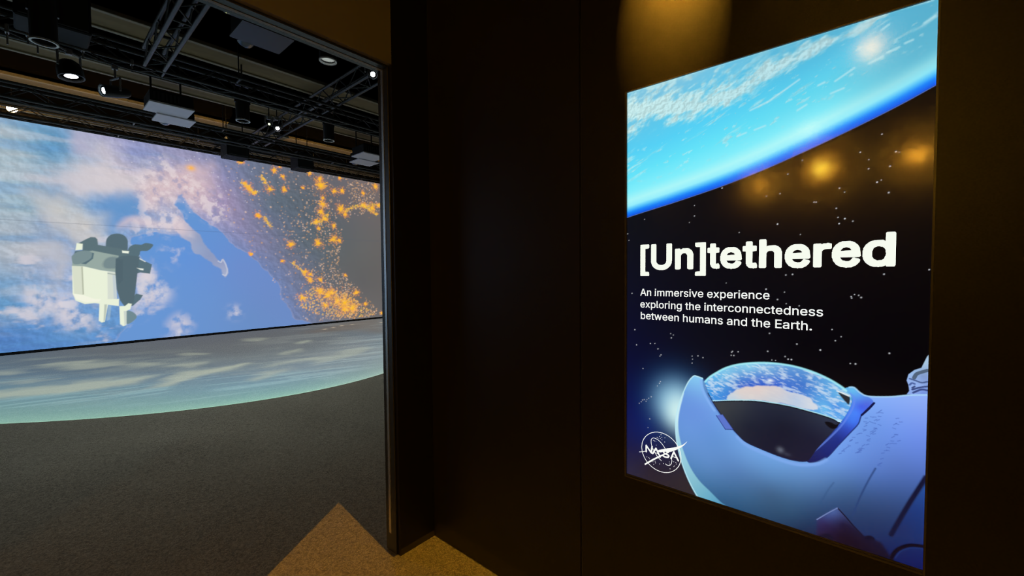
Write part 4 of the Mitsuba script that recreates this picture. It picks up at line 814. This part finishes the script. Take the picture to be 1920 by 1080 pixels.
def pendant(x, y, z, top, label):
    t = thing('pendant_light', label, 'light', 'cylinder house lights')
    lit = y < 6 and x > 2
    r = 0.098
    part(t, 'can', mikit.ply(lathe([(r - 0.012, 0.01), (r, 0.0), (r, 0.44), (r - 0.03, 0.47), (0.02, 0.47), (0.0, 0.47)], 28, (x, y, z)), 'dark_metal', 40), 'black cylinder')
    part(t, 'reflector', mikit.ply(lathe([(r - 0.014, 0.012), (r - 0.03, 0.10), (0.03, 0.20), (0.0, 0.2)], 28, (x, y, z)), 'dark_metal', 40))
    if lit:
        part(t, 'lamp', dict(mikit.ply(lathe([(0.0, 0.035), (r - 0.016, 0.03)], 24, (x, y, z)), 'white_rim', 60), emitter=glow((0.28, 0.30, 0.28), 0.1)), 'pale lit disc')
    part(t, 'rim', mikit.ply(lathe([(r - 0.014, -0.004), (r + 0.004, -0.004), (r + 0.004, 0.012), (r - 0.014, 0.012), (r - 0.014, -0.004)], 28, (x, y, z)), 'white_rim', 40), 'pale rim at the lower end')
    part(t, 'stem', mikit.ply(join(tube((x, y, z + 0.46), (x, y, top), 0.013, 8), box(x - 0.03, x + 0.03, y - 0.05, y + 0.05, z + 0.47, z + 0.53)), 'dark_metal', 40))
    part(t, 'bracket', mikit.ply(join(box(x - r - 0.012, x - r, y - 0.02, y + 0.02, z + 0.28, z + 0.56), box(x + r, x + r + 0.012, y - 0.02, y + 0.02, z + 0.28, z + 0.56), box(x - r - 0.012, x + r + 0.012, y - 0.02, y + 0.02, z + 0.55, z + 0.565)), 'dark_metal'))


pendant(2.49, 5.08, 4.20, 5.62, 'black cylinder house light nearest the lintel, right of the big near projector')
pendant(0.19, 6.21, 3.90, 5.62, 'black cylinder house light at the far left in front of the speaker box')
pendant(2.38, 7.79, 4.10, 5.62, 'black cylinder house light hanging free to the right of the pale projector')
pendant(3.93, 8.06, 4.20, 5.62, 'black cylinder house light nearest the door jamb, right of the long truss')


def spotlight(x, y, z, top, aim, label, lens, r=0.085, length=0.24):
    """A lamp head in a yoke under a clamp; its round lens shows in the photograph as a bright spot."""
    t = thing('spotlight', label, 'spotlight')
    aim = np.asarray(aim, float) / np.linalg.norm(aim)
    c = np.array([x, y, z], float)
    part(t, 'head', mikit.ply(lathe([(0.0, 0), (r * 0.55, 0), (r * 0.8, 0.03), (r, length * 0.5), (r, length), (r - 0.012, length), (r - 0.02, length - 0.03)], 24, c - aim * length * 0.5, aim), 'dark_metal', 40), 'black round lamp head')
    part(t, 'lens', dict(mikit.ply(lathe([(r * 0.52, 0.0), (r * 0.3, 0.003), (0.0, 0.004)], 24, c + aim * (length * 0.5 - 0.02), aim), 'lens_glass', 60), emitter=glow(lens, 0.15)), 'bright lens')
    side = np.cross(aim, (0, 0, 1.0))
    side /= np.linalg.norm(side)
    up = np.array([0, 0, 1.0])
    a1, a2 = c + side * (r + 0.02), c - side * (r + 0.02)
    h = r + 0.09
    part(t, 'yoke', mikit.ply(join(tube(a1, a1 + up * h, 0.011), tube(a2, a2 + up * h, 0.011), tube(a1 + up * h, a2 + up * h, 0.013)), 'grey_metal', 60))
    part(t, 'clamp', mikit.ply(join(tube(c + up * h, (x, y, top - 0.02), 0.012), cbox(x - 0.03, x + 0.03, y - 0.03, y + 0.03, top - 0.05, top + 0.01, 0.006)), 'grey_metal', 60))
    return t


ZT1 = ZC - 0.024
spotlight(0.42, 7.32, 4.075, ZT1, (0.12, -0.12, -0.95), 'grey banded spotlight under the cross truss, bright lens, left of the pale projector', (2.6, 2.7, 2.8), 0.12, 0.2)
spotlight(0.83, 7.42, 3.97, ZT1, (-0.9, -0.35, -0.25), 'spotlight with a blue-white lens facing left, beside the pale projector', (5.5, 7.5, 8.5), 0.075, 0.30)
spotlight(3.22, 8.67, 4.42, 4.60, (-0.15, -0.75, -0.55), 'small white-lit spotlight beside the long truss, halfway to the screen', (7.0, 7.0, 8.0), 0.07, 0.16)
spotlight(3.27, 5.39, 4.42, 4.60, (-0.25, -0.8, -0.5), 'white-lit spotlight at the near end of the long truss, by the door corner', (4.0, 4.8, 5.2), 0.07, 0.16)
spotlight(2.95, 8.30, 4.33, 4.45, (-0.2, -0.8, -0.5), 'tiny greenish lamp beside the white-lit spotlight on the long truss', (2.5, 3.0, 1.6), 0.035, 0.1)
for i, (x, y, z, lab) in enumerate(((5.25, 8.2, 4.36, 'first of the small white lamps above the projector by the jamb'), (5.45, 8.3, 4.42, 'middle one of the small white lamps above the projector by the jamb'), (5.75, 8.35, 4.44, 'small white lamp closest to the jamb above the half hidden projector'))):
    spotlight(x, y, z, 4.58, (-0.3, -0.8, -0.4), lab, (4.5, 4.8, 5.5), 0.04, 0.1)
    part([k for k in labels if k.startswith('spotlight') and '__' not in k][-1], 'drop_pipe', mikit.ply(tube((x, y, 4.57), (x, y, 5.62), 0.009, 6), 'dark_metal', 60))
for k, x, y, z in (('spotlight_002', 3.22, 8.67, 4.59), ('spotlight_003', 3.27, 5.39, 4.59), ('spotlight_004', 2.95, 8.30, 4.44)):
    part(k, 'drop_pipe', mikit.ply(tube((x, y, z), (x, y, 5.62), 0.009, 6), 'dark_metal', 60))
# the warm lamp above the screen's left part
wl_ = thing('warm_lamp', 'glowing amber lamp just above the top edge of the big screen, far left', 'lamp')
wc = np.array((-0.075, 12.70, 4.868))
part(wl_, 'bulb', dict(mikit.ply(trimesh.creation.icosphere(2, 0.075).apply_translation(wc), 'white_rim', True), emitter=glow((24.0, 13.0, 4.0), 0.6)), 'bright amber bulb')
part(wl_, 'socket', mikit.ply(lathe([(0.0, 0), (0.045, 0), (0.05, 0.05), (0.03, 0.12), (0.0, 0.12)], 20, wc + [0, 0, 0.06]), 'dark_metal', 40))
part(wl_, 'stem', mikit.ply(tube(wc + [0, 0, 0.15], (wc[0], wc[1], 5.62), 0.012), 'dark_metal', 40))


def speaker(x0, x1, y0, y1, z0, z1, label):
    t = thing('loudspeaker', label, 'loudspeaker')
    part(t, 'cabinet', mikit.ply(cbox(x0, x1, y0, y1, z0, z1, 0.015), 'speaker_black'))
    part(t, 'grille', mikit.ply(cbox(x0 + 0.025, x1 - 0.025, y0 - 0.012, y0 + 0.006, z0 + 0.025, z1 - 0.025, 0.005), 'grille'))
    for x in (x0 + 0.06, x1 - 0.06):
        part(t, 'hanger', mikit.ply(join(tube((x, (y0 + y1) / 2, z1 - 0.01), (x, (y0 + y1) / 2, 5.62), 0.01), box(x - 0.02, x + 0.02, (y0 + y1) / 2 - 0.05, (y0 + y1) / 2 + 0.05, z1 - 0.002, z1 + 0.02)), 'speaker_black', 60))


speaker(2.82, 3.24, 10.25, 10.7, 4.12, 4.52, 'black loudspeaker box near the far end of the long truss, above the screen')
speaker(4.25, 4.62, 10.25, 10.7, 4.12, 4.52, 'black loudspeaker box above the orange city lights, nearer the jamb')
speaker(0.0, 0.56, 6.55, 6.98, 4.24, 4.66, 'large black loudspeaker box at the upper left in front of the cross truss')
# pale clamps and small hardware on the cross truss
for i, (x, dz, lab) in enumerate(((-0.05, -0.06, 'leftmost pale clamp on the cross truss'), (0.10, 0.0, 'pale clamp left of the round lamp on the cross truss'), (0.17, -0.07, 'pale clamp below the rim of the far left house light'), (0.53, 0.0, 'pale clamp right of the banded spotlight'), (0.97, 0.0, 'pale clamp where the cross truss meets the short truss'))):
    t_ = thing('truss_clamp', lab, 'clamp')
    y = 7.215
    part(t_, 'jaw', mikit.ply(cbox(x - 0.016, x + 0.016, y - 0.036, y + 0.036, ZC - 0.035 + dz * 0.4, ZC + 0.033, 0.006), 'grey_metal'))
    part(t_, 'bolt', mikit.ply(tube((x, y, ZC - 0.12 + dz), (x, y, ZC - 0.03), 0.008), 'grey_metal', 40))
# added amber uplights, unseen, that tint the far beams
for i, x in enumerate((-0.9, 0.9, 2.75, 4.7, 6.6)):
    t_ = thing('added_uplight', 'small added amber lamp under the second cross truss, tinting the ceiling beams', 'light', 'added amber uplights on the second truss')
    part(t_, 'cup', mikit.ply(lathe([(0.0, 0), (0.035, 0.0), (0.045, 0.04), (0.04, 0.04), (0.03, 0.008), (0.0, 0.008)], 20, (x, 10.235, 4.325)), 'dark_metal', 40))
    part(t_, 'bracket', mikit.ply(join(box(x - 0.012, x + 0.012, 10.135, 10.20, 4.305, 4.317), box(x - 0.012, x + 0.012, 10.19, 10.235, 4.313, 4.3255)), 'speaker_black'))
# cables along the long trusses
for lab, pts in (('black cable drooping under the cross truss left of the pale projector', [(0.60, 7.20, 4.295), (0.8, 7.19, 4.24), (1.0, 7.19, 4.23), (1.2, 7.20, 4.295)]),):
    t_ = thing('cable', lab, 'cable')
    q = spline(pts, 8, False)
    part(t_, 'wire', mikit.ply(join(*[tube(q[k], q[k + 1], 0.010, 6) for k in range(len(q) - 1)]), 'dark_metal', 60))

pl = thing('picture_light', 'small amber spotlight close to the black wall, above the top left corner of the display', 'spotlight')
part(pl, 'tube', mikit.ply(lathe([(0.03, 0), (0.034, 0), (0.034, 0.10), (0.03, 0.10), (0.03, 0.0)], 20, (1.19, 0.585, 3.245), np.array((0.355, 0, -0.52)) / 0.63), 'dark_metal', 40))
part(pl, 'stem', mikit.ply(tube((1.19, 0.585, 3.24), (1.15, 0.585, 3.30), 0.012), 'dark_metal', 40))
# ------------------------------------------------------------------ lamps of the lobby (behind and above the camera)
LAMP_LABELS = ('warm round lamp mirrored as the pale spot at the top right of the display', 'warm round lamp mirrored as the brightest golden spot under the blue edge of the Earth',
               'warm round lamp mirrored as the small golden spot left of the brightest one', 'warm round lamp mirrored as the golden spot at the right edge of the display')
for i, c in enumerate(LOBBY_LAMPS):
    c = np.array(c)
    t_ = thing('lobby_lamp', LAMP_LABELS[i], 'lamp', 'warm lamps of the lobby')
    part(t_, 'bulb', dict(mikit.ply(trimesh.creation.icosphere(2, 0.05).apply_translation(c), 'white_rim', True), emitter=glow(AMBER * (36.0, 560.0, 210.0, 290.0)[i], 0.6)))
    part(t_, 'socket', mikit.ply(lathe([(0.0, 0), (0.035, 0), (0.04, 0.04), (0.02, 0.09), (0.0, 0.09)], 20, c + [0, 0, 0.04]), 'dark_metal', 40))
    part(t_, 'stem', mikit.ply(tube(c + [0, 0, 0.12], (c[0], c[1], 3.3), 0.01), 'dark_metal', 40))
# added unseen flaps on the amber key spot, shaped to cut its light
kl = thing('lobby_spotlight', 'spotlight under the lobby ceiling with added flaps that cut its light', 'spotlight')
LA, LB = np.array((0.782, 2.414, 0.0)), np.array((2.05, 3.259, 0.0))
p1, p2 = KEY + 0.09 * (LA - 2.2 * (LB - LA) - KEY), KEY + 0.09 * (LB + 1.5 * (LB - LA) - KEY)
flap = np.array([p1, p2, p2 + [0, 0, 0.24], p1 + [0, 0, 0.24]])
off = np.array([-(p2 - p1)[1], (p2 - p1)[0], 0]) / np.linalg.norm(p2 - p1) * 0.003
part(kl, 'added_flap', mikit.ply(trimesh.convex.convex_hull(np.vstack([flap, flap + off])), 'dark_metal'))
K2 = 0.09
y_a, y_b = -2.6, 3.4
q1 = KEY + K2 * (np.array((A, y_a, 0.10)) - KEY)
q2 = KEY + K2 * (np.array((A, y_b, 0.10)) - KEY)
q3, q4 = np.array((q2[0], q2[1], 3.298)), np.array((q1[0], q1[1], 3.298))
fl2 = np.array([q1, q2, q3, q4])
part(kl, 'added_flap', mikit.ply(trimesh.convex.convex_hull(np.vstack([fl2, fl2 + [0.004, 0, 0]])), 'dark_metal'))  # added plate, blocks the key light from the black wall
r1 = KEY + K2 * (np.array((1.299, 1.985, 0.06)) - KEY)
r2 = KEY + K2 * (np.array((1.62, 1.985, 0.06)) - KEY)
fl3 = np.array([r1, r2, (r2[0], r2[1], 3.2), (r1[0], r1[1], 3.2)])
part(kl, 'added_flap', mikit.ply(trimesh.convex.convex_hull(np.vstack([fl3, fl3 + [0, 0.004, 0]])), 'dark_metal'))  # added plate, blocks the key light from the wall return and jamb
part(kl, 'cap', mikit.ply(cbox(KEY[0] - 0.09, KEY[0] + 0.09, KEY[1] - 0.09, KEY[1] + 0.09, KEY[2] + 0.03, KEY[2] + 0.10, 0.01), 'dark_metal'))
part(kl, 'stem', mikit.ply(tube(KEY + [0, 0, 0.09], (KEY[0], KEY[1], 3.3), 0.012), 'dark_metal', 40))
